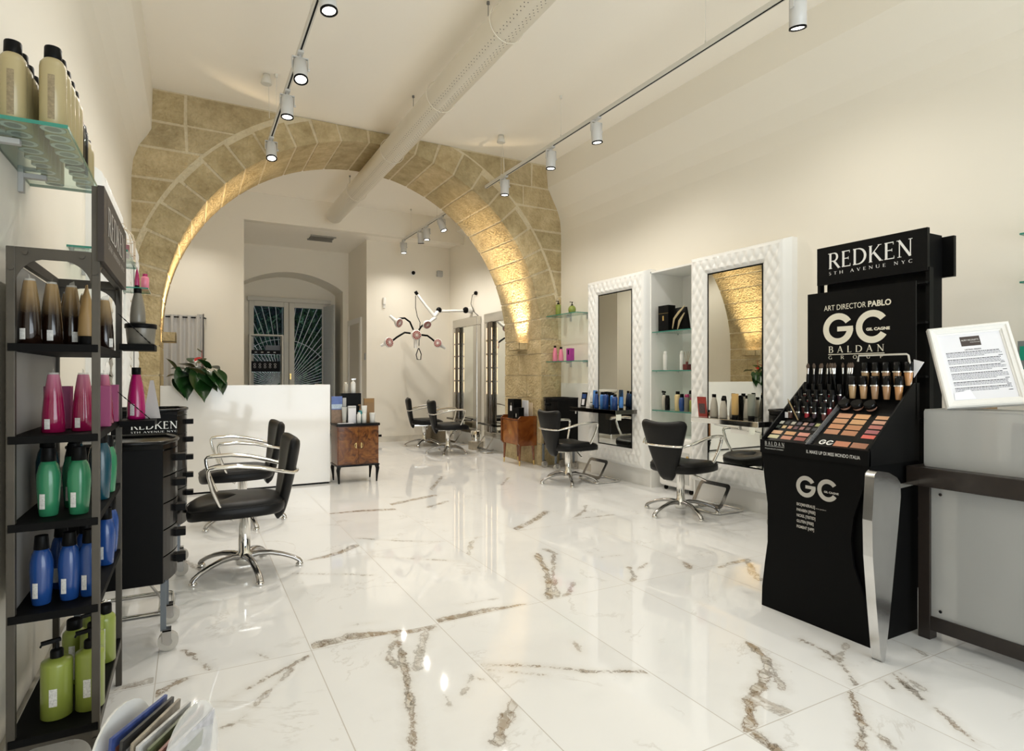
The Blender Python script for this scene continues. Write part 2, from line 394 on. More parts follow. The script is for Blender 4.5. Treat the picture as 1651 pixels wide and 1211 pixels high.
def make_floor():
    x0, x1, y0, y1 = -.62, 5.0, -1.8, 12.0
    xs = np.concatenate([np.arange(-.62, 3.5, .014), np.arange(3.5, 5.02, .12)])
    ys = np.concatenate([np.arange(-1.8, .9, .15), np.arange(.9, 4.7, .014), np.arange(4.7, 6.9, .03), np.arange(6.9, 12.8, .3)])
    gx, gy = np.meshgrid(xs, ys)
    tx = np.floor((gx-.463)/.585); ty = np.floor((gy-1.38)/1.315)
    q = np.full(gx.shape, .2); st = np.zeros(gx.shape)
    for ax, ay, bx, by, w, s in VEINS:
        mx, my = (ax+bx)/2, (ay+by)/2
        bb = (gx-ax)*(bx-ax)+(gy-ay)*(by-ay); L2 = max((bx-ax)**2+(by-ay)**2, 1e-6)
        h = np.clip(bb/L2, 0, 1)
        d = np.hypot(gx-ax-(bx-ax)*h, gy-ay-(by-ay)*h) - w*.62
        tile = (tx == np.floor((mx-.463)/.585)) & (ty == np.floor((my-1.38)/1.315))
        d = np.where(tile, d, .2)
        st = np.where(d < q, s, st); q = np.minimum(q, d)
    nx, ny = len(xs), len(ys)
    me = bpy.data.meshes.new('floor')
    co = np.stack([gx, gy, np.zeros_like(gx)], -1).reshape(-1, 3)
    i = np.arange((nx-1)*(ny-1)); r, c = i//(nx-1), i % (nx-1); a = r*nx+c
    fc = np.stack([a, a+1, a+nx+1, a+nx], 1)
    me.vertices.add(len(co)); me.vertices.foreach_set('co', co.ravel())
    me.loops.add(fc.size); me.loops.foreach_set('vertex_index', fc.ravel().astype('i'))
    me.polygons.add(len(fc)); me.polygons.foreach_set('loop_start', (np.arange(len(fc))*4).astype('i'))
    me.update(calc_edges=True)
    for nm, arr in (('vein_distance', q), ('vein_strength', st)):
        at = me.attributes.new(nm, 'FLOAT', 'POINT'); at.data.foreach_set('value', arr.ravel().astype('f'))
    m, N, L = newmat('veined_marble_tiles')
    b = N['Principled BSDF']; b.inputs['Roughness'].default_value = .04; b.inputs['Specular IOR Level'].default_value = .55
    tc = N.new('ShaderNodeTexCoord'); sp = N.new('ShaderNodeSeparateXYZ'); L.new(tc.outputs['Object'], sp.inputs[0])
    def math_(op, a, b=None, c=None, clamp=False):
        n = N.new('ShaderNodeMath'); n.operation = op; n.use_clamp = clamp
        for k, v in enumerate((a, b, c)):
            if v is None: continue
            if isinstance(v, (int, float)): n.inputs[k].default_value = v
            else: L.new(v, n.inputs[k])
        return n.outputs[0]
    u = math_('DIVIDE', math_('SUBTRACT', sp.outputs[0], .463), .585); v = math_('DIVIDE', math_('SUBTRACT', sp.outputs[1], 1.38), 1.315)
    def edge(t, size):
        f = math_('FRACT', t); g = math_('MINIMUM', f, math_('SUBTRACT', 1.0, f)); return math_('MULTIPLY', g, size)
    ed = math_('MINIMUM', edge(u, .585), edge(v, 1.315))
    grout = math_('LESS_THAN', ed, .0019)
    cmb = N.new('ShaderNodeCombineXYZ'); L.new(math_('FLOOR', u), cmb.inputs[0]); L.new(math_('FLOOR', v), cmb.inputs[1])
    wn = N.new('ShaderNodeTexWhiteNoise'); wn.noise_dimensions = '2D'; L.new(cmb.outputs[0], wn.inputs['Vector'])
    va = N.new('ShaderNodeVectorMath'); va.operation = 'MULTIPLY_ADD'; va.inputs[1].default_value = (20, 20, 20)
    L.new(wn.outputs['Color'], va.inputs[0]); L.new(tc.outputs['Object'], va.inputs[2])
    def nz(scale, detail=4, rough=.55, dist=0, vec=None):
        n = N.new('ShaderNodeTexNoise'); n.inputs['Scale'].default_value = scale; n.inputs['Detail'].default_value = detail
        n.inputs['Roughness'].default_value = rough; n.inputs['Distortion'].default_value = dist
        L.new(vec or va.outputs[0], n.inputs['Vector']); return n.outputs['Fac']
    def ss(x, lo, hi):
        n = N.new('ShaderNodeMapRange'); n.interpolation_type = 'SMOOTHSTEP'; L.new(x, n.inputs[0])
        n.inputs[1].default_value = lo; n.inputs[2].default_value = hi; return n.outputs[0]
    # soft grey clouds and hairline veins, different on every tile
    cloud = math_('MULTIPLY', ss(nz(1.6, 5), .48, .75), .16)
    ridge = math_('ABSOLUTE', math_('SUBTRACT', nz(1.3, 7, .62, .6), .5))
    hair = math_('MULTIPLY', ss(ridge, .012, .0), ss(nz(3.0, 2), .5, .62)); hair = math_('MULTIPLY', hair, .22)
    a1 = N.new('ShaderNodeAttribute'); a1.attribute_name = 'vein_distance'; a2 = N.new('ShaderNodeAttribute'); a2.attribute_name = 'vein_strength'
    w1 = math_('MULTIPLY', math_('SUBTRACT', nz(11, 6, .65), .5), .075); w2 = math_('MULTIPLY', math_('SUBTRACT', nz(60, 4, .6), .5), .02)
    dd = math_('ADD', math_('ADD', a1.outputs['Fac'], w1), w2)
    wide = ss(a1.outputs['Fac'], .02, -.02)
    wash = math_('MULTIPLY', math_('MULTIPLY', ss(dd, .012, -.020), a2.outputs['Fac']), math_('MULTIPLY_ADD', ss(nz(5, 3), .35, .65), .45, .30))
    streak = N.new('ShaderNodeMapping'); streak.inputs['Rotation'].default_value = (0, 0, .5); streak.inputs['Scale'].default_value = (26, 7, 1); L.new(tc.outputs['Object'], streak.inputs[0])
    sk = nz(1.0, 5, .6, .6, streak.outputs[0])
    body2 = math_('MULTIPLY', math_('MULTIPLY', ss(dd, .004, -.014), a2.outputs['Fac']), ss(sk, .42, .56))
    rid = ss(math_('ABSOLUTE', math_('SUBTRACT', nz(13, 5, .6, .8), .5)), .030, .0)
    edge_ = ss(math_('ABSOLUTE', math_('ADD', dd, .004)), .0045, .0)
    core2 = math_('MULTIPLY', math_('MAXIMUM', math_('MULTIPLY', rid, ss(dd, .010, -.006)), math_('MULTIPLY', edge_, .7)), math_('MULTIPLY', math_('LESS_THAN', a1.outputs['Fac'], .03), a2.outputs['Fac']))
    halo = math_('MULTIPLY', ss(dd, .05, -.01), math_('MULTIPLY', a2.outputs['Fac'], .25))
    def mix(fac, c1, c2):
        n = N.new('ShaderNodeMix'); n.data_type = 'RGBA'; L.new(fac, n.inputs[0])
        for k, c in ((6, c1), (7, c2)):
            if isinstance(c, tuple): n.inputs[k].default_value = (*c, 1)
            else: L.new(c, n.inputs[k])
        return n.outputs[2]
    brown = mix(ss(nz(4, 2), .42, .62), (.27, .175, .08), (.22, .19, .15))
    dark = mix(ss(nz(7, 2), .4, .6), (.17, .095, .035), (.12, .10, .075))
    c = mix(cloud, (.865, .868, .865), (.52, .52, .52))
    c = mix(hair, c, (.36, .31, .24))
    c = mix(halo, c, (.52, .47, .40))
    c = mix(wash, c, (.50, .43, .33))
    c = mix(math_('MULTIPLY', body2, .75), c, brown)
    c = mix(math_('MULTIPLY', core2, .88), c, dark)
    c = mix(math_('MULTIPLY', grout, .62), c, (.30, .25, .19))
    L.new(c, b.inputs['Base Color'])
    rg = math_('MULTIPLY_ADD', grout, .5, .035); L.new(rg, b.inputs['Roughness'])
    me.materials.append(m)
    o = bpy.data.objects.new('floor', me); COL.objects.link(o); o['kind'] = 'structure'
make_floor()

# ---------------------------------------------------------------- walls, ceiling
YA, YB = 6.75, 7.76           # the arch wall
XL, XR = -.5, 4.40
CX, ZS, R0, R1 = 1.908, 1.68, 2.176, 2.47
m = M(); m.box(-.9, 5.0, -1.8, 10.0, 4.0, 4.12); struct('ceiling', m, CEIL)
m = M(); m.box(.3, 5.0, 10.0, 13.0, 3.62, 3.74); struct('ceiling_rear', m, CEIL)
# left wall, leaning inwards under the ceiling
pl = [(-.9, 0), (XL, 0), (XL, 3.12), (-.485, 3.28), (-.44, 3.42), (-.37, 3.53), (-.335, 3.60), (-.325, 4.0), (-.9, 4.0)]
m = M(); m.prism(pl, -1.8, YA+.006, 'Y', sm=False); struct('wall_left', m, WALL)
m = M(); m.box(-.9, XL, YB-.006, 10.1, 0, 4.0); struct('wall_left_rear', m, WALL)
# right wall with the niche between the two mirrors
NY0, NY1, NZ = 4.27, 4.88, 2.31
m = M()
m.box(XR, 5.0, -1.8, NY0-.003, 0, NZ); m.box(XR, 5.0, NY1+.003, YA+.006, 0, NZ); m.box(4.81, 5.0, NY0-.003, NY1+.003, 0, NZ)
m.prism([(5.0, NZ), (XR, NZ), (XR, 3.12), (4.385, 3.28), (4.34, 3.42), (4.27, 3.55), (4.19, 3.70), (4.165, 4.0), (5.0, 4.0)], -1.8, YA+.006, 'Y')
struct('wall_right', m, WALL)
m = M(); m.box(4.34, 5.0, YB-.006, 10.56, 0, 3.7); m.prism([(5.0, 3.7), (4.34, 3.7), (4.20, 3.78), (4.17, 4.0), (5.0, 4.0)], YB-.006, 10.56, 'Y')
struct('wall_right_rear', m, WALL)
# niche lining
m = M(); m.box(4.78, 4.80, NY0, NY1, 0, NZ); m.box(4.33, 4.78, NY1-.001, NY1+.02, 0, NZ); m.box(4.33, 4.78, NY0-.02, NY0+.001, 0, NZ); m.box(4.33, 4.78, NY0-.02, NY1+.02, NZ-.02, NZ-.001)
struct('trim_1', m, WHITEM)
# front wall behind the camera with the shop window
m = M(); m.box(-.9, .35, -1.95, -1.8, 0, 4.0); m.box(3.9, 5.0, -1.95, -1.8, 0, 4.0); m.box(.35, 3.9, -1.95, -1.8, 2.95, 4.0); m.box(.35, 3.9, -1.95, -1.8, 0, .25)
struct('wall_front', m, WALL)
m = M()
for a in (.35, 2.1, 3.84): m.box(a, a+.06, -1.9, -1.84, .25, 2.95)
m.box(.35, 3.9, -1.9, -1.84, .25, .31); m.box(.35, 3.9, -1.9, -1.84, 2.89, 2.95)
w2 = struct('window_2', m, BLACK)
m = M(); m.box(.41, 3.84, -1.875, -1.865, .31, 2.89); o = m.build('glass_pane', PANE, w2)
# rear room: fascia, left return, hairdryer wall, recess
m = M(); m.box(-.5, 4.36, 9.85, 10.0, 3.57, 4.0); m.box(-.5, .71, 9.856, 12.6, 0, 3.60); struct('wall_rear_left', m, WALL)
m = M(); m.prism([(2.75, 10.52), (5.0, 10.52), (5.0, 10.7), (2.86, 10.7), (2.86, 11.9), (2.75, 11.9)], 0, 3.62, 'Z'); struct('wall_rear', m, WALL)
ar = [(.71, 0), (.74, 0), (.74, 2.85)]
for i in range(1, 20):
    t = i/20; ar.append((.74+1.9*t, 2.85+.31*math.sin(PI*t)**.8))
ar += [(2.64, 2.85), (2.64, 0), (2.80, 0), (2.80, 3.62), (.71, 3.62)]
m = M(); m.prism(ar, 11.9, 12.6, 'Y'); struct('wall_back', m, WALL)
m = M(); m.box(.6, .99, 12.6, 12.7, 0, 3.3); m.box(2.51, 2.8, 12.6, 12.7, 0, 3.3); m.box(.99, 2.51, 12.6, 12.7, 2.72, 3.3); m.box(.99, 2.51, 12.6, 12.7, 0, .12)
struct('wall_window', m, WALL)

# ---------------------------------------------------------------- the stone arch
def zc(p): return (p[0], p[1], min(p[2], 3.995))
m = M()
# mortar core: front, back and inside faces as one solid outline
core = [(-.52, 0), (-.262, 0)]
n = 48
for i in range(n+1):
    a = PI - PI*i/n
    core.append((CX+(R0+.008)*math.cos(a), ZS+(R0+.008)*math.sin(a)))
core += [(4.078, 0), (4.42, 0), (4.42, 3.999), (-.52, 3.999)]
core[1] = (CX-R0-.008, 0); core[-4] = (CX+R0+.008, 0)
m.prism(core, YA, YB, 'Y', 4)
rnd = random.Random(11)
NV = 25
JA = [PI*k/NV + (rnd.uniform(-.012, .012) if 0 < k < NV else 0) for k in range(NV+1)]
for k in range(NV):                              # voussoirs
    a0 = JA[k] + .0058; a1 = JA[k+1] - .0058
    jit = 0; rr = R1 + rnd.uniform(-.03, .02); ns = 5; vs = []
    y0, y1 = YA-.010+rnd.uniform(-.002, .002), YB+.006; ri = R0+rnd.uniform(0, .004)
    for i in range(ns+1):
        a = a0+(a1-a0)*i/ns
        c, s = math.cos(a+jit), math.sin(a+jit)
        for r, y in ((ri, y0), (rr, y0), (rr, y1), (ri, y1)):
            vs.append(zc((CX+r*c, y, ZS+r*s)))
    fs = []
    for i in range(ns):
        for j in range(4): fs.append((i*4+j, i*4+(j+1) % 4, i*4+4+(j+1) % 4, i*4+4+j))
    fs += [(0, 1, 2, 3), (ns*4+3, ns*4+2, ns*4+1, ns*4)]
    m.add(vs, fs, rnd.randrange(4))
for side in (-1, 1):                             # pier stones, running bond through the depth
    z = 0.0; row = 0
    while z < ZS-.02:
        h = min([.29, .33, .27, .31][row % 4], ZS-z)
        xi = CX+side*R0; cuts = [YA-.008, YA+(.38 if row % 2 else .62), YB+.006]
        for a, b in zip(cuts, cuts[1:]):
            x_out = xi+side*.5; q = rnd.uniform(-.003, .003)
            m.box(min(xi+q, x_out), max(xi+q, x_out), a+.007*(a > YA), b-.007*(b < YB), z+.008, z+h-.008, rnd.randrange(4))
        z += h; row += 1
z = ZS; row = 0
hs = [.33, .25, .34, .28, .24, .30, .26, .32]
while z < 3.99:                                  # courses either side of the ring
    h = min(hs[row % 8], 3.995-z); z1 = z+h
    def xr(zz): return math.sqrt(max((R1-.015)**2-(zz-ZS)**2, 0))
    for side in (-1, 1):
        xo = -.52 if side < 0 else 4.42
        i0, i1 = CX+side*xr(z), CX+side*xr(z1)
        L0 = abs(xo-(i0+i1)/2); cur = xo
        while True:
            w = rnd.uniform(.32, .62); nxt = cur - side*w
            last = abs(nxt-xo) > L0-.28
            e0, e1 = (i0, i1) if last else (nxt, nxt)
            g = .013
            vs = []
            yo = YA-.005+rnd.uniform(-.002, .001)
            for y in (yo, YA+.02):
                vs += [(cur-side*g, y, z+g), (e0+side*g, y, z+g), (e1+side*g, y, z1-g), (cur-side*g, y, z1-g)]
            wob = [(rnd.uniform(-.007, .007), rnd.uniform(-.006, .006)) for q in range(4)]
            vs = [(x+wob[q % 4][0]*(abs(x-xo) > .03), y, min(zz+wob[q % 4][1], 3.99)) for q, (x, y, zz) in enumerate(vs)]
            m.add(vs, [(0, 1, 2, 3), (7, 6, 5, 4), (0, 4, 5, 1), (1, 5, 6, 2), (2, 6, 7, 3), (3, 7, 4, 0)], rnd.randrange(4))
            if last: break
            cur = nxt
    z = z1; row += 1
ring = []                                        # mortar band around the ring
n = 60; vs = []
for i in range(n+1):
    a = PI*i/n
    for r, y in ((R1-.05, YA-.0085), (R1+.040, YA-.0085)):
        vs.append(zc((CX+r*math.cos(a), y, ZS+r*math.sin(a))))
m.add(vs, [(2*i, 2*i+1, 2*i+3, 2*i+2) for i in range(n)], 4)
struct('wall_arch', m, STONES+[MORTAR], bevel=.004, seg=1)
# skirtings
m = M(); m.box(4.385, XR+.001, -1.8, NY0, 0, .10); m.box(4.385, XR+.001, NY1, 6.7, 0, .10); struct('baseboard_right', m, SKIRT)
m = M(); m.box(4.325, 4.341, YB+.02, 10.52, 0, .10); m.box(2.8, 4.34, 10.505, 10.521, 0, .10); struct('baseboard_rear', m, SKIRT)
m = M(); m.box(XL-.001, XL+.015, -1.8, 6.7, 0, .10); struct('baseboard_left', m, SKIRT)
# tiled plinths under the mirrors
m = M(); m.box(4.355, XR, 3.0, NY0-.0, 0, .20); m.box(4.355, XR, NY1, 6.0, 0, .20); m.box(4.37, XR, 6.0, 6.70, .1, 1.10); struct('trim_2', m, WHITEM)
# door in the recess side wall
m = M()
for a, b in ((10.85, 10.95), (11.75, 11.85)): m.box(2.72, 2.765, a, b, 0, 2.27)
m.box(2.72, 2.765, 10.951, 11.749, 2.17, 2.27); d1 = struct('door_1', m, WHITEM)
m = M(); m.box(2.735, 2.76, 10.95, 11.75, 0, 2.17); m.build('door_leaf', mat('door_grey_white', (.60, .57, .50), .4), d1)
# ---------------------------------------------------------------- rear window with iron fan grille
FR = mat('old_white_frame', (.62, .60, .54), .4)
m = M()
m.box(.96, 2.54, 12.52, 12.62, 2.66, 2.74)
for a, b in ((.99, 1.08), (1.63, 1.72), (1.735, 1.83), (2.37, 2.50)): m.box(a, b, 12.55, 12.62, .1, 2.66)
for a, b in ((1.08, 1.63), (1.83, 2.37)): m.box(a, b, 12.55, 12.62, 2.56, 2.66); m.box(a, b, 12.55, 12.62, .12, .45)
m.box(1.722, 1.733, 12.54, 12.60, .1, 2.66)
w1 = struct('window_1', m, FR, bevel=.006)
m = M(); m.box(1.08, 1.63, 12.585, 12.59, .45, 2.56); m.box(1.83, 2.37, 12.585, 12.59, .45, 2.56); m.build('window_pane', PANE, w1)
m = M(); m.box(1.735, 1.765, 12.52, 12.55, 1.12, 1.24); m.cyl((1.75, 12.52, 1.2), (1.75, 12.47, 1.2), .008); m.build('window_handle', GOLD, w1)
IRON = mat('white_iron', (.92, .93, .95), .5)
m = M()
for i in range(41):
    a = math.radians(i*4.5); c = (1.63, 12.9, .95)
    m.cyl((c[0]+.12*math.cos(a), 12.78, c[2]+.12*math.sin(a)), (c[0]+1.9*math.cos(a), 12.78, c[2]+1.9*math.sin(a)), .0075, n=6)
for r in (.12, .98, 1.9): m.tube([(1.63+r*math.cos(PI*i/30), 12.78, .95+r*math.sin(PI*i/30)) for i in range(31)], .007, 6)
for i in range(12): m.cyl((.98+i*.13, 12.78, .2), (.98+i*.13, 12.78, .93), .006, n=6)
m.cyl((.9, 12.78, .94), (2.6, 12.78, .94), .009, n=6)
m.build('iron_grille', IRON, w1)
m = M(); m.X = Matrix.Translation((2.40, 12.54, 0)) @ Matrix.Rotation(math.radians(-80), 4, 'Z')
m.box(0, .55, -.015, .015, .12, 2.60)
for a, b in ((.2, .9), (.98, 1.65), (1.75, 2.5)):
    m.box(.06, .49, -.022, -.012, a, b)
m.build('shutter', mat('shutter_grey_blue', (.50, .52, .52), .45), w1, bevel=.008)
# ceiling vent in the rear soffit
m = M(); m.box(1.83, 2.22, 10.62, 10.95, 3.605, 3.622)
v = m.build('ceiling_vent', mat('vent_dark', (.03, .03, .03), .5))
tag(v, 'square grey louvred air vent in the low soffit of the rear room', 'vent')
m = M()
for i in range(14): m.box(1.83+.028*i, 1.845+.028*i, 10.62, 10.95, 3.598, 3.606)
m.box(1.81, 2.24, 10.60, 10.62, 3.596, 3.62); m.box(1.81, 2.24, 10.95, 10.97, 3.596, 3.62)
m.build('grille', mat('vent_grey', (.28, .27, .24), .5), v)
# ---------------------------------------------------------------- courtyard foliage behind the window
def leaf_clump(name, c, r, n, col, label, sz):
    m = M(); rr = random.Random(n)
    for i in range(n):
        p = Vector(c) + Vector((rr.gauss(0, r[0]), rr.gauss(0, r[1]), rr.gauss(0, r[2])))
        a = Matrix.Rotation(rr.uniform(0, 6.28), 3, 'Z') @ Matrix.Rotation(rr.uniform(-1.2, 1.2), 3, 'X')
        s = sz*rr.uniform(.5, 1.3)
        q = [p + a @ Vector(v)*s for v in ((0, -1, 0), (.4, 0, .1), (0, 1, 0), (-.4, 0, .1))]
        m.add(q, [(0, 1, 2), (0, 2, 3)], 0 if rr.random() < .8 else 1)
    m.cyl((c[0], c[1], 0), (c[0], c[1], c[2]), .05, .02, 8, 2)
    tag(m.build(name, [mat('leaf_'+name, col, .6, spec=.08), mat('leaf_light', (.22, .42, .24), .6, spec=.08), mat('bark', (.06, .05, .04), .8)], fix=False), label, 'shrub')
leaf_clump('garden_shrub', (1.25, 14.2, 1.5), (.25, .2, .55), 900, (.05, .14, .09), 'dark green shrub outside, seen through the left window pane', .10)
leaf_clump('garden_bush', (2.6, 14.4, 1.9), (.3, .2, .6), 1000, (.07, .16, .07), 'green bush outside, seen through the right window pane', .11)
leaf_clump('garden_tree', (1.9, 16.2, 2.3), (1.0, .15, 1.0), 1500, (.035, .08, .07), 'tall dark tree in the courtyard behind the grille', .14)
m = M(); m.box(-2, 6, 17, 17.2, -.2, 5)
o = struct('wall_courtyard', m, mat('courtyard_wall', (.05, .06, .07), .9))

# ---------------------------------------------------------------- track lights
ZT = 3.55
WH = mat('track_white', (.70, .68, .62), .4)
def track(X, y0, y1, wires, label):
    t = thing('lighting_track', label, 'track', (X, y0, ZT))
    L_ = y1-y0
    m = M(); m.box(-.017, .017, 0, L_, -.0, .034); m.build('rail', WH, t)
    m = M(); m.box(-.006, .006, .02, L_-.02, -.002, .002); m.build('conductor_slot', BLACK, t)
    for w in wires:
        m = M(); m.cyl((0, w-y0, .034), (0, w-y0, 4.0-ZT), .0018, n=6); m.cyl((0, w-y0, 4.0-ZT-.03), (0, w-y0, 4.0-ZT), .012, .016, 12); m.cyl((0, w-y0, .034), (0, w-y0, .06), .006, n=8)
        m.build('suspension_wire', WH, t)
    return t
track(3.26, -.6, 6.72, (1.2, 3.1, 5.0, 6.3), 'long white lighting track hung along the right side of the ceiling')
track(.70, 1.0, 6.41, (2.2, 4.1, 5.9), 'long white lighting track hung along the left side of the ceiling')
track(3.26, 8.02, 10.05, (8.4, 9.6), 'short white lighting track hung in the rear room behind the arch')
def lamp(X, Y, tilt, side, label, tz=0.0, power=SPOT_W, size=150):
    t = thing('track_spotlight', label, 'spotlight', (X, Y, ZT-.002), group='track spotlights')
    m = M(); m.box(-.02, .02, -.05, .05, -.016, 0); m.cyl((0, 0, -.016), (0, 0, -.034), .008); m.build('track_adapter', LAMPG, t)
    m = M(); m.box(-.056, .056, -.014, .014, -.040, -.032)
    m.box(-.058, -.053, -.014, .014, -.12, -.032); m.box(.053, .058, -.014, .014, -.12, -.032)
    m.cyl((.056, 0, -.112), (.068, 0, -.112), .010); m.build('yoke', LAMPG, t, bevel=.002)
    R = Matrix.Translation((0, 0, -.112)) @ Matrix.Rotation(tz, 4, 'Z') @ Matrix.Rotation(tilt, 4, 'X') @ Matrix.Rotation(side, 4, 'Y')
    m = M(); m.X = R; m.lathe([(.044, .062), (.05, .056), (.05, -.105), (.046, -.108)], 28, caps=False); m.lathe([(.0001, .063), (.044, .062)], 28, caps=False)
    b = m.build('lamp_body', LAMPG, t)
    m = M(); m.X = R; m.lathe([(.050, -.100), (.051, -.110), (.040, -.110), (.038, -.100)], 28, caps=False); m.build('bezel', BLACK, b)
    m = M(); m.X = R; m.lathe([(.0001, -.104), (.039, -.104)], 28, caps=False); m.build('lens', LENS, b)
    l = bpy.data.lights.new('spot_beam', 'SPOT'); l.energy = power; l.color = SPOT_C; l.spot_size = math.radians(size); l.spot_blend = .9; l.shadow_soft_size = .022
    lo = bpy.data.objects.new('spot_beam', l); COL.objects.link(lo); lo.parent = t; lo.matrix_local = R @ Matrix.Translation((0, 0, -.118))
    return t
rq = math.radians
for a in ((3.26, 2.36, rq(8), rq(-10), 'large-looking white track spotlight nearest the camera on the right track'),
          (3.26, 4.41, 0, rq(-6), 'white track spotlight above the front styling mirror'),
          (3.26, 5.19, 0, rq(0), 'white track spotlight above the far styling mirror'),
          (3.26, 6.21, 0, rq(0), 'white track spotlight at the arch end of the right track'),
          (.70, 3.58, rq(-8), rq(-6), 'white track spotlight cut by the top edge, left track'),
          (.70, 4.54, rq(-22), 0, 'tilted white track spotlight on the left track, lens facing the camera'),
          (.70, 5.20, rq(-5), 0, 'white track spotlight second from the arch end of the left track'),
          (.70, 6.30, rq(-20), 0, 'white track spotlight at the arch end of the left track'),
          (3.26, 1.0, 0, 0, 'white track spotlight above the camera on the right track'),
          (.70, 1.4, 0, 0, 'white track spotlight above the camera on the left track')):
    lamp(*a, power=SPOT_W*(.4 if a[1] < 2 else .8 if a[1] < 3 else 1.05))
for a in ((3.26, 10.0, rq(-8), 0, 'white spotlight at the far end of the rear track'),
          (3.26, 9.12, rq(10), rq(-6), 'white spotlight facing away, left one of the middle pair on the rear track'),
          (3.26, 8.85, rq(-5), 0, 'white spotlight, right one of the middle pair on the rear track'),
          (3.26, 8.22, rq(-18), rq(-14), 'white spotlight tilted to the right wall on the rear track')):
    lamp(*a, power=SPOT_W*(.8 if a[1] > 9.5 else 1.35))
track(.05, 8.05, 9.45, (8.2, 9.3), 'added short lighting track left of the air duct in the rear room, unseen behind the arch')  # added track and two lamps, hidden by the arch, to brighten the rear-left wall
for Y_, lb in ((8.3, 'added unseen spotlight left of the duct in the rear room, nearer the arch'), (9.2, 'added unseen spotlight left of the duct in the rear room, nearer the curtain')):
    lamp(.05, Y_, 0, 0, lb, power=SPOT_W*.6)
# ceiling roses with cord
for x, y, s in ((.62, 5.95, 'left'), (3.18, 6.15, 'right')):
    m = M(); m.lathe([(.045, -.09), (.05, -.085), (.03, -.0), (.0, 0)], 20, (x, y, 4.0)); m.cyl((x+.02, y, 3.91), (x+.02, y-.05, ZT+.03), .0025, n=6)
    tag(m.build('ceiling_rose', WH), 'white ceiling cord outlet above the %s lighting track near the arch' % s, 'cord outlet')

# ---------------------------------------------------------------- air duct
DUCT = mat('duct_cream', (.80, .75, .64), .35)
HOLE = mat('duct_holes', (.05, .045, .04), .8)
t = thing('air_duct', 'long round cream perforated air duct hung under the ceiling through the arch', 'air duct', (1.96, -1.6, 3.68))
m = M(); m.lathe([(.125, -0.0), (.125, 11.0), (.11, 11.02), (.0, 11.02)], 40); 
for i, v in enumerate(m.v): m.v[i] = (v[0], v[2], -v[1])
m.build('duct_tube', DUCT, t)
for y in (2.0, 4.2, 5.3, 6.55, 8.0, 9.6):
    m = M(); k = y
    m.tube([(.137*math.cos(2*PI*i/36), k, .137*math.sin(2*PI*i/36)) for i in range(36)], .003, 6, closed=True); m.build('joint_ring', DUCT, t)
for y in (3.7, 5.6, 7.3, 10.0):
    m = M(); m.cyl((0, y, .12), (0, y, .32), .003, n=6); m.cyl((0, y, .30), (0, y, .32), .012, n=10); m.build('hanger', mat('hanger_grey', (.2, .2, .2), .5), t)
m = M()
for row, a in enumerate((228, 236, 262, 270, 278)):
    for i in range(150):
        y = 2.6 + i*.048 + (row % 2)*.024; aa = math.radians(a)
        nn = Vector((math.cos(aa), 0, math.sin(aa))); c = nn*.1256 + Vector((0, y, 0)); tt = Vector((-nn.z, 0, nn.x))
        vs = [c + (tt*math.cos(q*PI/3) + Vector((0, 1, 0))*math.sin(q*PI/3))*.0042 for q in range(6)]
        m.add(vs, [tuple(range(6))])
h = m.build('perforation', HOLE, t); h['kind'] = 'stuff'

# ---------------------------------------------------------------- sconces on the arch piers
def sconce(x, side, label):
    t = thing('wall_sconce', label, 'wall lamp', (x, 7.25, 1.60), group='arch uplights')
    m = M(); a, b = (0, .13) if side > 0 else (-.13, 0)
    m.box(a, b, -.15, .15, -.05, -.044); m.box(a, b, -.15, -.144, -.05, .05); m.box(a, b, .144, .15, -.05, .05)
    m.box(*( (b-.006, b) if side > 0 else (a, a+.006)), -.15, .15, -.05, .05); m.build('stone_shade', STONES[2], t)
    m = M(); m.cyl(((a+b)/2, -.11, -.015), ((a+b)/2, .11, -.015), .010, n=12); m.build('lamp_tube', mat('warm_tube', (1, .8, .5), .4, emit=(1, .78, .5), estr=30), t)
    for yy in (-.09, 0, .09):
        l = light('SPOT', 'uplight_beam', (x+side*.07, 7.25+yy, 1.60), 150, (1, .76, .46), (PI, rq(side*4), 0), spot_size=rq(56), spot_blend=1.0, shadow_soft_size=.03)
sconce(CX-R0+.004, 1, 'stone-coloured uplight box glowing upwards on the left arch pier')
sconce(CX+R0-.004, -1, 'stone-coloured uplight box glowing upwards on the right arch pier')

# ---------------------------------------------------------------- reception desk
t = thing('reception_desk', 'glossy white reception desk standing under the arch', 'reception desk', (0, 0, 0))
m = M(); m.box(-.265, 1.365, 6.775, 6.815, .02, 1.10); m.build('front_panel', WHITE, t, bevel=.003)
m = M(); m.box(1.325, 1.365, 6.815, 7.5, .02, 1.10); m.build('side_panel', WHITE, t, bevel=.003)
m = M(); m.box(-.255, 1.325, 6.815, 7.5, .74, .78); m.build('worktop', WHITE, t)
m = M(); m.box(-.255, 1.355, 6.80, 7.5, 0, .02); m.build('plinth', BLACK, t)  # recessed base coloured black for the thin shadow line under the desk
# dark desk and wash unit behind it (seen in the mirrors)
t = thing('wash_unit', 'black wash chair bench with white basin behind the reception desk', 'wash unit', (1.15, 9.2, 0))
m = M(); m.box(-.55, .45, -.25, .35, .08, .62); m.build('bench', LEATHERB, t, bevel=.03)
m = M(); m.lathe([(.05, .78), (.16, .80), (.22, .92), (.24, .93), (.20, .86), (.05, .82)], 24, (.2, .2, 0), caps=False); m.cyl((.2, .2, .6), (.2, .2, .8), .06); m.build('basin', WHITE, t)
m = M(); m.cyl((-.4, -.22, 0), (-.4, -.22, .1), .02); m.cyl((.4, -.22, 0), (.4, -.22, .1), .02); m.cyl((-.4, .3, 0), (-.4, .3, .1), .02); m.cyl((.4, .3, 0), (.4, .3, .1), .02); m.build('foot', CHROME, t)

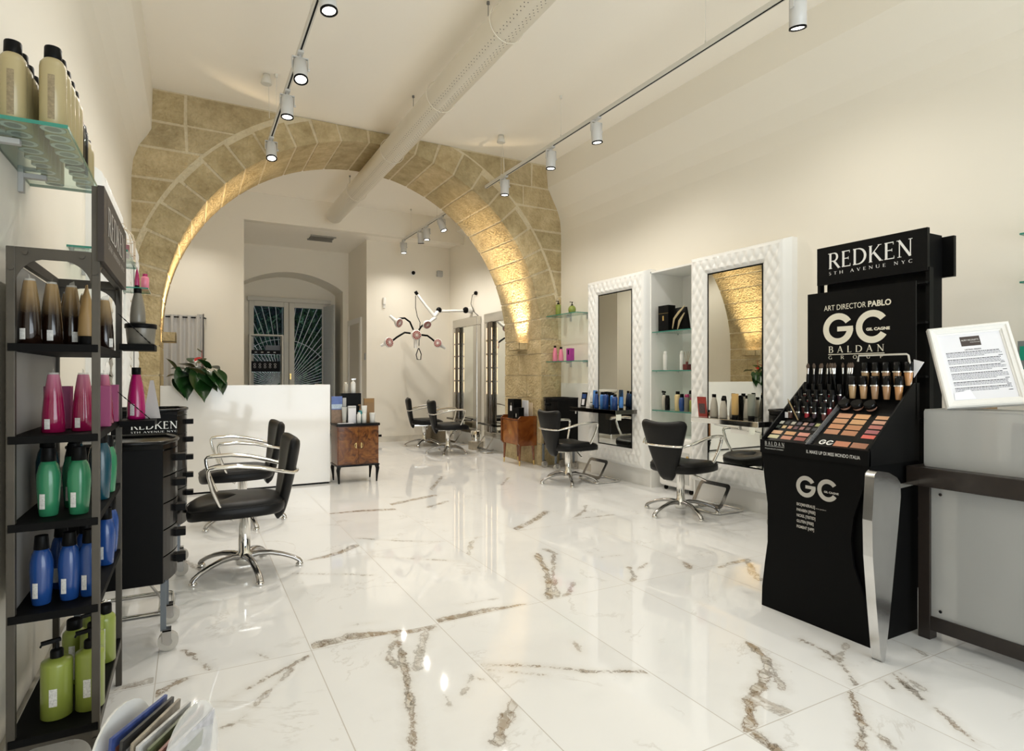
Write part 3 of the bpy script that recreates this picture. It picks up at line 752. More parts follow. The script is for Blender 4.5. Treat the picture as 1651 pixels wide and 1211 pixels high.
# ---------------------------------------------------------------- curtain at the rear left
CURT = mat('grey_curtain', (.56, .55, .54), .7)
t = thing('curtain', 'grey eyelet curtain hanging on a rail left of the rear room', 'curtain', (-.42, 9.78, 0))
m = M(); m.grid(lambda u, v: (u*.58, -.0+.028*math.sin(u*34+.5*math.sin(3*v)), .35+v*1.72), 90, 6); m.build('fabric', CURT, t)
m = M(); m.cyl((-.02, 0, 2.04), (.60, 0, 2.04), .010, n=10); m.cyl((.60, 0, 2.04), (.615, .07, 2.04), .010, n=8); m.build('curtain_rail', BLACK, t)
m = M(); m.grid(lambda u, v: (.50+u*.09, -.02+.015*math.sin(u*16), .35+v*1.74), 20, 4); m.build('side_drape', CURT, t)
m = M(); m.cyl((.57, -.015, .3), (.585, -.015, 2.1), .006, n=8); m.build('draw_rod', DARKW, t)
# ---------------------------------------------------------------- salon chairs
def make_chair(name, label, loc, rz):
    t = thing(name, label, 'salon chair', loc, rz, 'black salon chairs')
    m = M(); m.lathe([(.0, .045), (.045, .045), (.052, .06), (.052, .11), (.034, .125), (.034, .36), (.05, .365), (.05, .38)], 28, caps=False)
    m.build('column', CHROME, t)
    for k in range(5):
        a = 2*PI*k/5+.5; c, s = math.cos(a), math.sin(a)
        prof = [(.03, .095, .030), (.08, .104, .024), (.15, .100, .021), (.22, .082, .019), (.28, .058, .018), (.315, .036, .019), (.325, .020, .020)]
        m = M(); m.tube([(r*c, r*s, z) for r, z, w in prof], [w for r, z, w in prof], 12, flat=.72)
        m.lathe([(.021, .0), (.023, .004), (.023, .014), (.016, .022)], 14, (.318*c, .318*s, 0), 1)
        m.build('leg', [CHROMED, CHROME], t)
    m = M(); m.lathe([(.0, .355), (.10, .355), (.11, .372)], 20, caps=False); m.box(-.16, .14, -.035, .035, .345, .362); m.bar((.08, -.05, .345), (.02, -.24, .31), .014, .010)
    m.build('seat_mechanism', CHROME, t)
    # seat cushion: superellipse, rounded front
    m = M(); n = 44; rings = []
    for z, k in ((.372, .80), (.374, .93), (.386, .985), (.412, 1.0), (.438, .985), (.458, .93), (.468, .80), (.473, .5), (.475, .0001)):
        for j in range(n):
            a = 2*PI*j/n; c, s = math.cos(a), math.sin(a)
            ex = .62 if c > 0 else .42
            x = (abs(c)**ex)*(1 if c > 0 else -1)*.27; y = (abs(s)**.62)*(1 if s > 0 else -1)*.25*(1-.12*(x < 0)*abs(x)/.27)
            dz = -.028*max(0, (x-.10)/.17)**2*(z > .385)
            rings.append((x*k+.045, y*k, z+dz))
    fs = [(i*n+j, i*n+(j+1) % n, (i+1)*n+(j+1) % n, (i+1)*n+j) for i in range(8) for j in range(n)]
    m.add(rings, fs, 0, True); m.add(rings[:n], [list(range(n))], 0); s_ = m.build('seat', LEATHERB, t)
    m = M(); m.tube([(p[0]*1.004, p[1]*1.004, .436-.018*max(0, (p[0]-.14)/.17)**2) for p in rings[4*n:5*n]], .0035, 6, closed=True); m.build('piping', LEATHERB, s_)
    # tapered shield-shaped backrest
    def hw(v): return (.045 + .175*min(1, v*1.12)**.75)*(1-.07*max(0, (v-.9)/.1)**2)
    def mid(u, v):
        z = .310 + .520*v - .022*(1-u*u)*v**5 + .008*(u*u)*v**4 - .02*(u**8)*v**12
        x = -.188 - .108*v - .01*math.sin(v*PI) + .045*u*u*v
        return x, u*hw(v), z
    def th(u, v): return .036*math.sqrt(max(0, 1-u**8*.85))*math.sqrt(max(.05, 1-(2*v-1)**10))
    m = M()
    fr = lambda u, v: (lambda q: (q[0]+th(2*u-1, v)*.9, q[1], q[2]))(mid(2*u-1, v))
    bk = lambda u, v: (lambda q: (q[0]-th(2*u-1, v)*.9, q[1], q[2]))(mid(2*u-1, v))
    NU, NVV = 18, 22
    m.grid(fr, NU, NVV); m.grid(bk, NU, NVV)
    idx = [i for i in range(NU+1)] + [(j+1)*(NU+1)-1 for j in range(1, NVV+1)] + [NVV*(NU+1)+i for i in range(NU-1, -1, -1)] + [j*(NU+1) for j in range(NVV-1, 0, -1)]
    k = (NU+1)*(NVV+1)
    for a, b in zip(idx, idx[1:]+idx[:1]): m.f.append([a, b, b+k, a+k]); m.mi.append(0); m.sm.append(True)
    b_ = m.build('backrest', LEATHERB, t)
    m = M(); q = [bk(i/20, .57) for i in range(21)]; m.tube([(p[0]-.008, p[1]*1.06, .612) for p in q], .011, 8); m.build('back_rail', CHROME, t)
    for s in (-1, 1):
        e = q[-1]
        pts = [(e[0]-.012, s*.19, .610), (-.24, s*.205, .617), (-.17, s*.245, .637), (-.06, s*.268, .667), (.06, s*.275, .683), (.16, s*.275, .681), (.197, s*.274, .677), (.206, s*.272, .663), (.203, s*.268, .632), (.185, s*.255, .557), (.150, s*.232, .467), (.105, s*.19, .382), (.075, s*.14, .355)]
        m = M(); m.tube(pts, [.011, .015, .018, .020, .020, .020, .018, .016, .016, .016, .015, .013, .011], 12, flat=.7); m.build('armrest', CHROME, t)
    return t
ch = make_chair('salon_chair', 'black salon chair nearest the camera, left, in front of the other by the reception desk', (.29, 3.99, 0), PI)
dup(ch, (.37, 5.30, 0), PI+.06, 'black salon chair on the left, closest to the white reception desk')
dup(ch, (3.76, 3.86, 0), rq(12), 'black salon chair in front of the nearer white quilted mirror, seen from behind')
dup(ch, (3.72, 5.56, 0), rq(0), 'black salon chair in front of the farther white quilted mirror, beside the black trolley')
dup(ch, (3.50, 8.56, 0), rq(-8), 'black salon chair in the rear room, the nearer of the two by the chrome mirrors')
dup(ch, (3.50, 9.62, 0), rq(-14), 'black salon chair in the rear room, farthest from the camera')

# ---------------------------------------------------------------- footrests
def footrest(label, loc, rz, s=1.0):
    t = thing('footrest', label, 'footrest', loc, rz, 'chrome footrests')
    def loop(x0, x1, y, r, z):
        pts = []
        for cx, cy, a0 in ((x1-r, y-r, 0), (x0+r, y-r, 90), (x0+r, -y+r, 180), (x1-r, -y+r, 270)):
            for i in range(6):
                a = math.radians(a0+18*i); pts.append((cx+r*math.cos(a), cy+r*math.sin(a), z))
        return pts
    m = M(); m.tube(loop(-.08, .26, .16, .05, .010), .009, 8, closed=True); m.build('floor_loop', CHROME, t)
    m = M(); m.bar((-.02, -.10, .012), (-.04, -.10, .07), .02, .006); m.bar((-.02, .10, .012), (-.04, .10, .07), .02, .006); m.build('hinge', CHROME, t)
    m = M(); m.X = Matrix.Translation((-.05, 0, .045)) @ Matrix.Rotation(rq(-58), 4, 'Y')
    o_, i_ = loop(0, .24, .175, .04, 0), loop(.035, .205, .14, .02, 0)
    k = len(o_); vs = [(x, y, z) for x, y, z in o_] + [(x, y, z) for x, y, z in i_] + [(x, y, z+.006) for x, y, z in o_] + [(x, y, z+.006) for x, y, z in i_]
    fs = []
    for a in range(k):
        b = (a+1) % k
        fs += [(a, b, k+b, k+a), (2*k+a, 3*k+a, 3*k+b, 2*k+b), (a, 2*k+a, 2*k+b, b), (k+a, k+b, 3*k+b, 3*k+a)]
    m.add(vs, fs); m.build('foot_plate', CHROMED, t)
    return t
fr_ = footrest('chrome footrest frame in front of the nearer white quilted mirror', (4.05, 3.80, 0), 0)
dup(fr_, (4.02, 5.48, 0), 0, 'chrome footrest frame in front of the farther white quilted mirror')
dup(fr_, (4.03, 8.36, 0), 0, 'chrome footrest on the floor between the pillar cabinet and the chrome mirrors')
dup(fr_, (4.02, 9.55, 0), 0, 'chrome footrest behind the rear salon chairs by the back wall')
dup(fr_, (-.16, 3.62, 0), PI, 'chrome footrest on the floor at the left wall behind the product stand')

# ---------------------------------------------------------------- white quilted mirrors
def quilted_mirror(label, x, yc, sgn, W=1.07, z0=.18, z1=2.34, dp=.145, group='white quilted mirrors'):
    t = thing('styling_mirror', label, 'mirror', (x, yc, 0), 0, group)
    # sgn: direction in X the glass faces
    fw, fwt = .235, .225; hw_ = W/2; R = .05
    m = M()
    P = [(-hw_, z0), (hw_, z0), (hw_, z1), (-hw_, z1)]; Q = [(-hw_+fw, z0+fwt), (hw_-fw, z0+fwt), (hw_-fw, z1-fwt+.03), (-hw_+fw, z1-fwt+.03)]
    for k in range(4):
        a, b, c, d = Vector(P[k]), Vector(P[(k+1) % 4]), Vector(Q[(k+1) % 4]), Vector(Q[k])
        nv = 26; nu = int(26*(b-a).length/.5)
        def fn(u, v):
            o = a.lerp(b, u); i = d.lerp(c, u); p = o.lerp(i, v)
            e = math.sin(min(v/.16, 1)*PI/2)            # rounded outer edge
            h = dp*(.45+.55*e) if v < .16 else dp
            if .20 < v < .84:
                g = 12.5
                A = p.x*g*.95+p.y*g*.55; B_ = p.x*g*.95-p.y*g*.55
                h += .018*(abs(math.sin(PI*A))*abs(math.sin(PI*B_)))**.55
            elif v >= .90: h += -.012
            return (sgn*h, p.x, p.y)
        m.grid(fn, nu, nv)
    m.build('quilted_frame', LEATHERW, t)
    m = M(); m.box(0, sgn*dp*.46, -hw_, hw_, z0, z1) if sgn > 0 else m.box(sgn*dp*.46, 0, -hw_, hw_, z0, z1); m.build('frame_case', WHITEM, t)
    m = M(); g = sgn*(dp-.012); a, b = sorted((g, g-sgn*.03)); m.box(a, b, Q[0][0]-.01, Q[1][0]+.01, Q[0][1]-.01, Q[2][1]+.01); m.build('mirror_glass', MIRROR, t)
    m = M(); e = g+sgn*.001
    ys, zs = (Q[0][0], Q[1][0]), (Q[0][1], Q[2][1]); a, b = sorted((e, e+sgn*.002))
    for z in zs: m.box(a, b, ys[0], ys[1], z-.003, z+.003)
    for y in ys: m.box(a, b, y-.003, y+.003, zs[0], zs[1])
    m.build('glass_bead', BLACKM, t)
    return t
quilted_mirror('tall wall mirror in a white diamond-quilted frame, nearer of the two on the right', XR, 3.725, -1)
quilted_mirror('tall wall mirror in a white diamond-quilted frame, nearer the arch on the right', XR, 5.425, -1)
quilted_mirror('white quilted mirror frame on the left wall beside the arch, seen edge-on', XL, 5.85, 1, dp=.075)
quilted_mirror('white quilted mirror frame on the left wall behind the product stand', XL, 4.45, 1, dp=.075)
# consoles
t = thing('console_shelf', 'mirror-finish metal shelf on the nearer quilted mirror, holding grey bottles', 'shelf', (3.95, 3.63, .83))
m = M(); m.box(.0, .32, -.42, .30, -.045, 0); m.build('shelf_board', CHROME, t, bevel=.003)
m = M(); m.cyl((.10, -.16, -.085), (.10, -.16, -.045), .010); m.cyl((.08, -.16, -.075), (.08, .10, -.060), .004); m.build('dryer_hook', CHROME, t)
m = M(); m.box(.28, .33, -.1, .1, -.14, -.045); m.build('wall_bracket', CHROME, t)
t = thing('console_shelf', 'dark metal shelf on the farther quilted mirror, holding blue bottles', 'shelf', (3.95, 5.45, .83))
m = M(); m.box(.0, .32, -.45, .42, -.045, 0); m.build('shelf_board', mat('dark_mirror_metal', (.16, .15, .14), .08, 1.0), t, bevel=.003)
m = M(); m.box(.0, .004, -.45, -.05, -.045, -.003); m.build('bright_edge', CHROME, t)
m = M(); m.box(.28, .33, -.1, .1, -.14, -.045); m.build('wall_bracket', CHROME, t)
m = M(); m.cyl((.06, .38, -.08), (.06, .38, -.045), .008); m.build('hook', CHROME, t)

# ---------------------------------------------------------------- chrome mirrors in the rear room
def chrome_mirror(label, y0, y1, z0=.20, z1=2.21):
    t = thing('chrome_mirror', label, 'mirror', (4.34, 0, 0), 0, 'chrome framed mirrors')
    w = .15
    m = M()
    def fr(ya, yb, za, zb): m.box(-.09, 0, ya, yb, za, zb)
    fr(y0, y1, z1-w, z1); fr(y0, y1, z0, z0+w*.6); fr(y0, y0+w, z0+w*.6, z1-w); fr(y1-w*.75, y1, z0+w*.6, z1-w)
    m.build('frame', mat('satin_chrome', (.60, .58, .54), .22, 1.0), t, bevel=.012)
    m = M(); m.box(-.05, -.03, y0+w, y1-w*.75, z0+w*.6, z1-w); m.build('mirror_glass', MIRROR, t)
    m = M()
    for k, yy in enumerate((y1-w*.75-.05, y1-w*.75-.11, y1-w*.75-.17)): m.cyl((-.085, yy, z0+w*.6), (-.085, yy, z1-w), (.02, .038, .02)[k], n=20)
    m.build('pillar_tube', mat('dark_chrome', (.22, .20, .18), .08, 1.0), t)
    for yy in (y1-w*.75-.018, y1-w*.75-.20):
        m = M()
        for i in range(5): z = z0+.70+i*.22; m.cyl((-.10, yy, z), (-.10, yy, z+.19), .006, n=10)
        m.build('light_strip', mat('strip_glow', (1, .8, .5), .4, emit=(1, .72, .42), estr=2.0), t)
    m = M(); m.box(-.07, -.0, y0+.0, y1, 0, z0); m.build('plinth', WHITEM, t)
    m = M(); m.box(-.28, -.09, y0+.18, y1-.18, .42, .45); m.build('ledge', mat('dark_mirror_metal', (.16, .15, .14), .08, 1.0), t)
chrome_mirror('tall mirror with a chrome frame and light strips, nearer the back wall', 9.12, 10.17)
chrome_mirror('tall mirror with a chrome frame and light strips, partly behind the arch pier', 7.80, 8.84)

# ---------------------------------------------------------------- wooden cabinets
t = thing('burl_cabinet', 'dark walnut burl two-door cabinet on black curved legs beside the white desk', 'cabinet', (1.42, 6.66, 0))
m = M(); m.box(0, .46, .01, .33, .20, .635); m.build('carcass', WALN, t)
m = M(); m.box(-.012, .472, -.015, .34, .635, .665); m.build('top', BLACKG, t, bevel=.006)
m = M(); m.box(-.008, .468, -.008, .336, .185, .205); m.build('base_rail', BLACKG, t, bevel=.004)
for a, b, s in ((.008, .229, -1), (.231, .452, 1)):
    m = M(); m.box(a, b, -.006, .012, .215, .625); d = m.build('door', BURL, t, bevel=.002)
    m = M(); cx = .23+s*.028; m.tube([(cx+s*.018*math.cos(q), -.012, .42+.024*math.sin(q)) for q in [PI*i/10-PI/2 for i in range(11)]], .0025, 6); m.box(cx-.004, cx+.004, -.014, -.006, .39, .45); m.build('handle', GOLD, d)
for x in (.02, .44):
    for y in (.02, .31):
        sx = -1 if x < .2 else 1; sy = -1 if y < .2 else 1
        m = M(); m.tube([(x-sx*.004, y, .20), (x+sx*.010, y+sy*.004, .15), (x+sx*.004, y, .08), (x+sx*.000, y, .0)], [.024, .022, .014, .009], 12); m.build('leg', BLACKG, t)
t = thing('nightstand', 'small orange-brown veneered cabinet with brass-tipped legs against the right arch pier', 'cabinet', (3.79, 6.84, 0))
m = M(); m.box(.03, .27, .022, .478, .275, .60); m.build('carcass', TEAK, t)
m = M(); m.box(.0, .29, .018, .482, .60, .622); m.build('top', WALN, t, bevel=.008)
for y in (0, .478):
    m = M(); m.prism([(.0, .30), (.03, .265), (.285, .265), (.285, .66), (.04, .66), (.0, .62)], y, y+.022, 'Y'); m.build('side_panel', WALN, t, bevel=.006)
for a, b, s in ((.03, .249, -1), (.251, .47, 1)):
    m = M(); m.box(.018, .034, a, b, .30, .595); d = m.build('door', TEAK, t, bevel=.002)
    m = M(); yy = .25+s*.022; m.tube([(.014, yy+.008*math.sin(q*3), .44+.035*q) for q in (-1, -.6, -.2, .2, .6, 1)], .003, 6); m.build('handle', GOLD, d)
for x in (.045, .25):
    for y in (.04, .46):
        sx = -1 if x < .1 else 1; sy = -1 if y < .2 else 1
        m = M(); m.cyl((x, y, .27), (x+sx*.006, y+sy*.008, .065), .021, .012); m.cyl((x+sx*.006, y+sy*.008, .065), (x+sx*.008, y+sy*.010, 0), .012, .008, mi=1); m.build('leg', [WALN, GOLD], t)

# ---------------------------------------------------------------- black trolleys
def trolley(label, x0, x1, y0, y1, ztop, front, nd=6, letters=False, zb=.30):
    w, d = x1-x0, y1-y0
    t = thing('salon_trolley', label, 'trolley', (x0, y0, 0), 0, 'black salon trolleys')
    fx = w-.05 if front > 0 else .05
    m = M()
    if front > 0: m.box(0, w-.05, 0, d, zb, ztop-.03)
    else: m.box(.05, w, 0, d, zb, ztop-.03)
    m.build('body', BLACK, t, bevel=.004)
    def bow(k): return [(fx+front*.05*math.sin(PI*i/12), d*i/12) for i in range(13)]
    h = (ztop-.04-zb)/nd
    for k in range(nd):
        m = M(); pl = [(fx, 0)] + bow(0)[1:-1] + [(fx, d)]
        m.prism(pl, zb+k*h+.003, zb+(k+1)*h-.003, 'Z'); dr = m.build('drawer', BLACKG, t)
        m = M(); m.box(*sorted((fx+front*.035, fx+front*.085)), d*.36, d*.52, zb+k*h+h*.45, zb+k*h+h*.72); m.build('handle', BLACK, dr, bevel=.003)
    m = M(); ol = [(0 if front > 0 else w, 0)] + bow(0) + [(0 if front > 0 else w, d)]
    m.prism(ol, ztop-.035, ztop-.012, 'Z')
    pts = [(x, y, ztop-.006) for x, y in ol]; m.tube(pts, .009, 8, closed=True); m.build('tray_top', BLACKG, t)
    for x in (.03, w-.05):
        for y in (.03, d-.03):
            m = M(); m.bar((x, y, .09), (x, y, zb+.01), .022, .022); lg = m.build('leg', mat('trolley_leg', (.16, .18, .20), .35, .6), t)
            m = M(); m.cyl((x+.018, y-.016, .042), (x+.018, y+.016, .042), .040, n=24); m.cyl((x+.018, y-.019, .042), (x+.018, y+.019, .042), .016, n=16, mi=1)
            m.box(x-.004, x+.03, y-.022, y-.018, .04, .095, 1); m.box(x-.004, x+.03, y+.018, y+.022, .04, .095, 1); m.box(x-.004, x+.03, y-.022, y+.022, .088, .096, 1)
            m.build('caster', [mat('clear_caster', (.55, .52, .46), .15, alpha=.65), CHROMED], lg)
    if letters:
        m = M(); B = basis((.02, -.002, ztop-.15), (1, 0, 0), (0, 0, 1)); stext(m, 'REDKEN', .043, basis((.095, -.002, ztop-.113), (1, 0, 0), (0, 0, 1)), width=.237)
        stext(m, '5TH AVENUE NYC', .010, basis((.095, -.002, ztop-.134), (1, 0, 0), (0, 0, 1)), width=.237); m.build('lettering', LWHITE, t)
    return t
trolley('black drawer trolley with clear casters nearest the camera, between product stand and salon chair', -.44, -.055, 2.97, 3.36, .915, 1, 5)
trolley('black drawer trolley with white lettering behind the nearer trolley on the left', -.40, -.02, 4.05, 4.42, 1.0, 1, 6, True)
trolley('black trolley standing in front of the right arch pier', 4.02, 4.37, 6.30, 6.66, .915, -1, 5)
trolley('black trolley at the nearer quilted mirror, mostly hidden by the make-up display', 4.0, 4.24, 2.85, 3.19, .93, -1, 5)

# ---------------------------------------------------------------- five-headed hair processor in the rear room
t = thing('hair_processor', 'white five-headed hair processor lamp on a jointed wall arm in the rear room', 'hair processor', (3.34, 9.6, 1.88))
Wt = WHITEM; RED = mat('processor_red', (.30, .07, .06), .3)
def L3(x, z, y=0): return (x-3.34, y, z-1.88)
m = M(); m.cyl(L3(4.335, 2.34, -.1), L3(4.25, 2.34, -.1), .05); m.ball(L3(4.22, 2.34, -.1), .055, mi=1); m.build('wall_mount', [Wt, BLACK], t)
m = M(); m.tube([L3(4.22, 2.33, -.1), L3(3.80, 2.31, 0)], .022, 10); m.ball(L3(3.76, 2.327), .05, mi=1); m.build('horizontal_arm', [Wt, BLACK], t)
m = M(); m.tube([L3(3.68, 2.215), L3(3.52, 2.39), L3(3.37, 2.57)], [.032, .022, .020], 12); m.tube([L3(3.37, 2.57), L3(3.335, 2.62)], .028, 10, 1); m.tube([L3(3.76, 2.32), L3(3.68, 2.215)], .035, 12); m.build('swing_arm', [Wt, BLACK], t)
m = M(); m.tube([L3(3.70, 2.2), L3(3.60, 2.12), L3(3.52, 2.08)], [.03, .026, .03], 12); m.build('lower_arm', Wt, t)
m = M(); m.tube([L3(3.34, 2.55), L3(3.34, 2.35), L3(3.37, 2.2), L3(3.42, 2.1), L3(3.41, 1.95), L3(3.40, 1.7)], .006, 6); m.tube([L3(3.39, 1.66), L3(3.35, 1.55), L3(3.37, 1.47), L3(3.43, 1.47), L3(3.44, 1.56), L3(3.40, 1.66)], .008, 6, closed=True); m.build('cable', BLACK, t)
def head(c, body, r, fd):
    m = M(); n = Vector(fd).normalized(); c = Vector(c)
    X = basis(c, n.cross(Vector((0, 0, 1))), (0, 0, 1)); 
    zq = n.to_track_quat('Z', 'Y').to_matrix().to_4x4(); m.X = Matrix.Translation(c) @ zq
    m.lathe([(.02, -.09), (r*.6, -.07), (r, -.02), (r, 0), (r*.9, .006)], 22); m.lathe([(.0001, .007), (r*.88, .008)], 22, mi=1)
    m.X = Matrix.Translation(c) @ zq
    for k in range(6):
        a = PI*k/6; m.bar((-r*.85*math.cos(a), -r*.85*math.sin(a), .014), (r*.85*math.cos(a), r*.85*math.sin(a), .014), .004, .003)
    m.X = Matrix.Identity(4)
    if body: m.tube([c - n*.05, Vector(body)], [.035, .02], 12)
    m.build('lamp_head', [Wt, RED], t)
head(L3(3.34, 1.88, -.05), None, .085, (0, -1, 0))
head(L3(3.04, 2.07, -.05), L3(2.90, 2.19, .02), .080, (.5, -.9, -.35))
head(L3(2.87, 1.745, -.05), L3(2.75, 1.69, .02), .085, (.35, -1, .1))
head(L3(3.72, 1.755, -.05), L3(3.88, 1.67, .02), .075, (-.6, -.8, .1))
head(L3(3.53, 2.06, -.05), None, .075, (.1, -.9, -.5))
for pts in (((3.30, 1.97), (3.24, 2.10), (3.15, 2.16), (3.05, 2.15)), ((3.40, 1.97), (3.44, 2.03), (3.50, 2.08)), ((3.25, 1.91), (3.15, 1.92), (3.02, 1.84), (2.93, 1.77)), ((3.43, 1.89), (3.55, 1.88), (3.64, 1.82), (3.70, 1.77))):
    m = M(); m.tube([L3(x, z) for x, z in pts], .016, 8); m.build('flexible_arm', BLACK, t)
m = M(); m.tube([L3(3.34, 1.80), L3(3.34, 1.66)], .03, 12); m.build('handle', Wt, t)

# small fittings on the rear walls
def fit(name, label, cat, m_, mt, **k): return tag(m_.build(name, mt, **k), label, cat)
m = M(); m.ball((3.605, 10.48, 3.09), .035); m.cyl((3.605, 10.52, 3.09), (3.605, 10.49, 3.09), .045, mi=1); fit('dome_camera', 'small black round wall camera high on the rear wall', 'camera', m, [BLACK, WHITEM])
m = M(); m.box(4.07, 4.18, 10.46, 10.521, 3.06, 3.17); fit('motion_sensor', 'small grey square box beside the dark round sensor on the rear wall', 'sensor', m, GREYP, bevel=.01)
m = M(); m.cyl((3.06, 10.49, 2.48), (3.06, 10.49, 2.60), .028, n=16); m.box(3.04, 3.08, 10.49, 10.521, 2.42, 2.6); fit('wall_light', 'white capsule-shaped fitting on the rear wall left of the hair processor', 'wall light', m, WHITEM)
m = M(); m.box(2.735, 2.752, 10.56, 10.64, 1.48, 1.60); fit('light_switch', 'small wall switch plate at the corner beside the recess door', 'switch', m, GREYP, bevel=.003)
m = M(); m.ball((4.32, 9.3, 2.62), .035); m.tube([(4.33, 9.3, 2.62), (4.31, 9.42, 2.60), (4.30, 9.46, 2.45), (4.31, 9.35, 2.3), (4.32, 9.2, 2.22)], .006, 6); fit('wall_cable', 'thin black cable looping from a socket above the chrome mirror', 'cable', m, BLACK)
m = M(); m.box(2.82, 3.02, 10.512, 10.521, .09, .14)
fit('floor_grille', 'small dark slotted grille low on the rear wall', 'vent', m, BLACK)
# boxes and bins in the rear room
m = M(); m.box(3.72, 4.06, 9.9, 10.25, 0, .34)
fit('wicker_basket', 'brown woven basket on the floor by the back wall', 'basket', m, mat('wicker', (.20, .16, .10), .8, nscale=60, namt=.6, bump=.01, bscale=90), bevel=.02)
m = M(); m.box(3.98, 4.17, 8.68, 8.86, 0, .13); fit('beige_box', 'small beige box on the floor under the metal bin by the chrome mirror', 'box', m, mat('beige_stone', (.42, .36, .27), .6, nscale=20, namt=.3), bevel=.004)
m = M(); m.lathe([(.065, .13), (.08, .30), (.078, .30), (.064, .135)], 24, (4.07, 8.77, 0)); fit('metal_bin', 'shiny metal bin standing on the small beige box', 'bin', m, CHROME)
# ---------------------------------------------------------------- bottles
MESH = {}
def part(key, name, fn, mats, parent, **k):
    """one mesh per shape and colour, shared by the copies"""
    kk = (key, tuple(x.name for x in (mats if isinstance(mats, list) else [mats])))
    if kk not in MESH:
        m = M(); fn(m); o = m.build(name, mats, parent, **k); MESH[kk] = o
        return o
    o = MESH[kk].copy(); COL.objects.link(o); o.parent = parent; o.matrix_parent_inverse = Matrix.Identity(4)
    return o
def bar_code(m, r, z0, z1, a0=-2.2, mi=0):
    vs = []; n = 4
    for z in (z0, z1):
        for i in range(n+1):
            a = a0+.5*i/n; vs.append((r*math.cos(a), r*math.sin(a), z))
    m.add(vs, [(i, i+1, n+2+i, n+1+i) for i in range(n)], mi, True)
def bottle(kind, name, label, cat, loc, h, r, body, cap, group=None, rz=0, sticker=None, sy=1.0):
    t = thing(name, label, cat, loc, rz, group)
    K = (kind, round(h, 4), round(r, 4), sy)
    B = lambda pr: (lambda m: m.lathe([(a*r, b*h) for a, b in pr], 22, sy=sy))
    st = None
    if kind == 'taper':
        part(K+('b',), 'body', B([(.80, 0), (.98, .012), (1, .06), (.98, .25), (.90, .45), (.74, .65), (.56, .80), (.46, .865), (.42, .87)]), body, t)
        part(K+('c',), 'cap', B([(.44, .86), (.50, .865), (.50, .99), (.46, 1.0)]), cap, t); st = (1.015, .08, .30)
    elif kind == 'bulge':
        part(K+('b',), 'body', B([(.72, 0), (.80, .015), (.92, .25), (1, .48), (.97, .62), (.80, .74), (.62, .80), (.55, .81)]), body, t)
        part(K+('c',), 'cap', B([(.60, .80), (.66, .81), (.60, .93), (.56, 1.0)]), cap, t); st = (1.0, .12, .34)
    elif kind == 'cyl':
        part(K+('b',), 'body', B([(.90, 0), (1, .012), (1, .74), (.95, .79), (.70, .84), (.62, .85)]), body, t)
        part(K+('c',), 'cap', B([(.64, .845), (.66, .85), (.64, .985), (.60, 1.0)]), cap, t); st = (1.01, .08, .62)
    elif kind == 'can':
        part(K+('b',), 'body', B([(.95, 0), (1, .012), (1, .78), (.90, .82)]), body, t)
        part(K+('c',), 'cap', B([(.86, .815), (.88, .82), (.80, .96), (.55, 1.0)]), cap, t); st = (1.01, .15, .6)
    elif kind == 'spray':
        part(K+('b',), 'body', B([(.92, 0), (1, .012), (1, .66), (.70, .76), (.40, .80)]), body, t)
        def sp(m):
            m.lathe([(a*r, b*h) for a, b in ((.45, .79), (.50, .80), (.45, .86), (.30, .88))], 16)
            m.bar((-r*.7, 0, h*.93), (r*1.1, 0, h*.96), r*.6, h*.10); m.bar((r*.7, 0, h*.90), (r*.95, 0, h*.80), r*.3, h*.02)
        part(K+('c',), 'trigger', sp, cap, t, bevel=.002); st = (1.01, .1, .55)
    elif kind == 'pump':
        part(K+('b',), 'body', B([(.94, 0), (1, .01), (1, .66), (.95, .70), (.5, .735), (.40, .74)]), body, t)
        def pp(m):
            m.lathe([(a*r, b*h) for a, b in ((.42, .735), (.42, .82), (.36, .84), (.14, .85), (.14, .93))], 16)
            m.bar((r*.25, 0, h*.955), (-r*.95, 0, h*.945), r*.36, h*.045); m.bar((-r*.85, 0, h*.95), (-r*1.0, 0, h*.90), r*.2, h*.02)
        part(K+('c',), 'pump', pp, cap, t, bevel=.002); st = (1.01, .18, .40)
    elif kind == 'round':
        part(K+('b',), 'body', B([(.5, 0), (.8, .03), (1, .28), (.93, .46), (.6, .60), (.3, .64)]), body, t)
        def pr_(m):
            m.lathe([(a*r, b*h) for a, b in ((.3, .63), (.3, .72), (.12, .74), (.12, .9))], 16); m.bar((r*.2, 0, h*.93), (-r*.7, 0, h*.92), r*.25, h*.05)
        part(K+('c',), 'pump', pr_, cap, t)
    elif kind == 'tube':
        def tb(m):
            n = 20; vs = []
            for k, (rr, zz, fl_) in enumerate(((.80, .16, 1), (.86, .20, 1), (.92, .45, .85), (1.02, .75, .5), (1.1, .96, .12), (1.1, 1.0, .10))):
                for j in range(n): a = 2*PI*j/n; vs.append((r*rr*math.cos(a)*fl_, r*rr*math.sin(a), zz*h))
            m.add(vs, [(i*n+j, i*n+(j+1) % n, (i+1)*n+(j+1) % n, (i+1)*n+j) for i in range(5) for j in range(n)], 0, True); m.add(vs[-n:], [list(range(n))], 0)
        part(K+('b',), 'body', tb, body, t); part(K+('c',), 'cap', B([(.72, 0), (.76, .008), (.78, .17), (.70, .175)]), cap, t)
    elif kind == 'jar':
        part(K+('b',), 'body', B([(.80, 0), (.86, .03), (.96, .74), (.96, .78)]), body, t)
        part(K+('c',), 'lid', B([(1.0, .77), (1.03, .78), (1.03, .97), (.98, 1.0)]), cap, t); st = (.95, .3, .65)
    elif kind == 'cone':      # transparent tall pouch-like bottle, amber fading upwards
        part(K+('b',), 'body', B([(1.08, 0), (1.15, .01), (1.08, .3), (.90, .6), (.62, .88), (.55, .93)]), body, t)
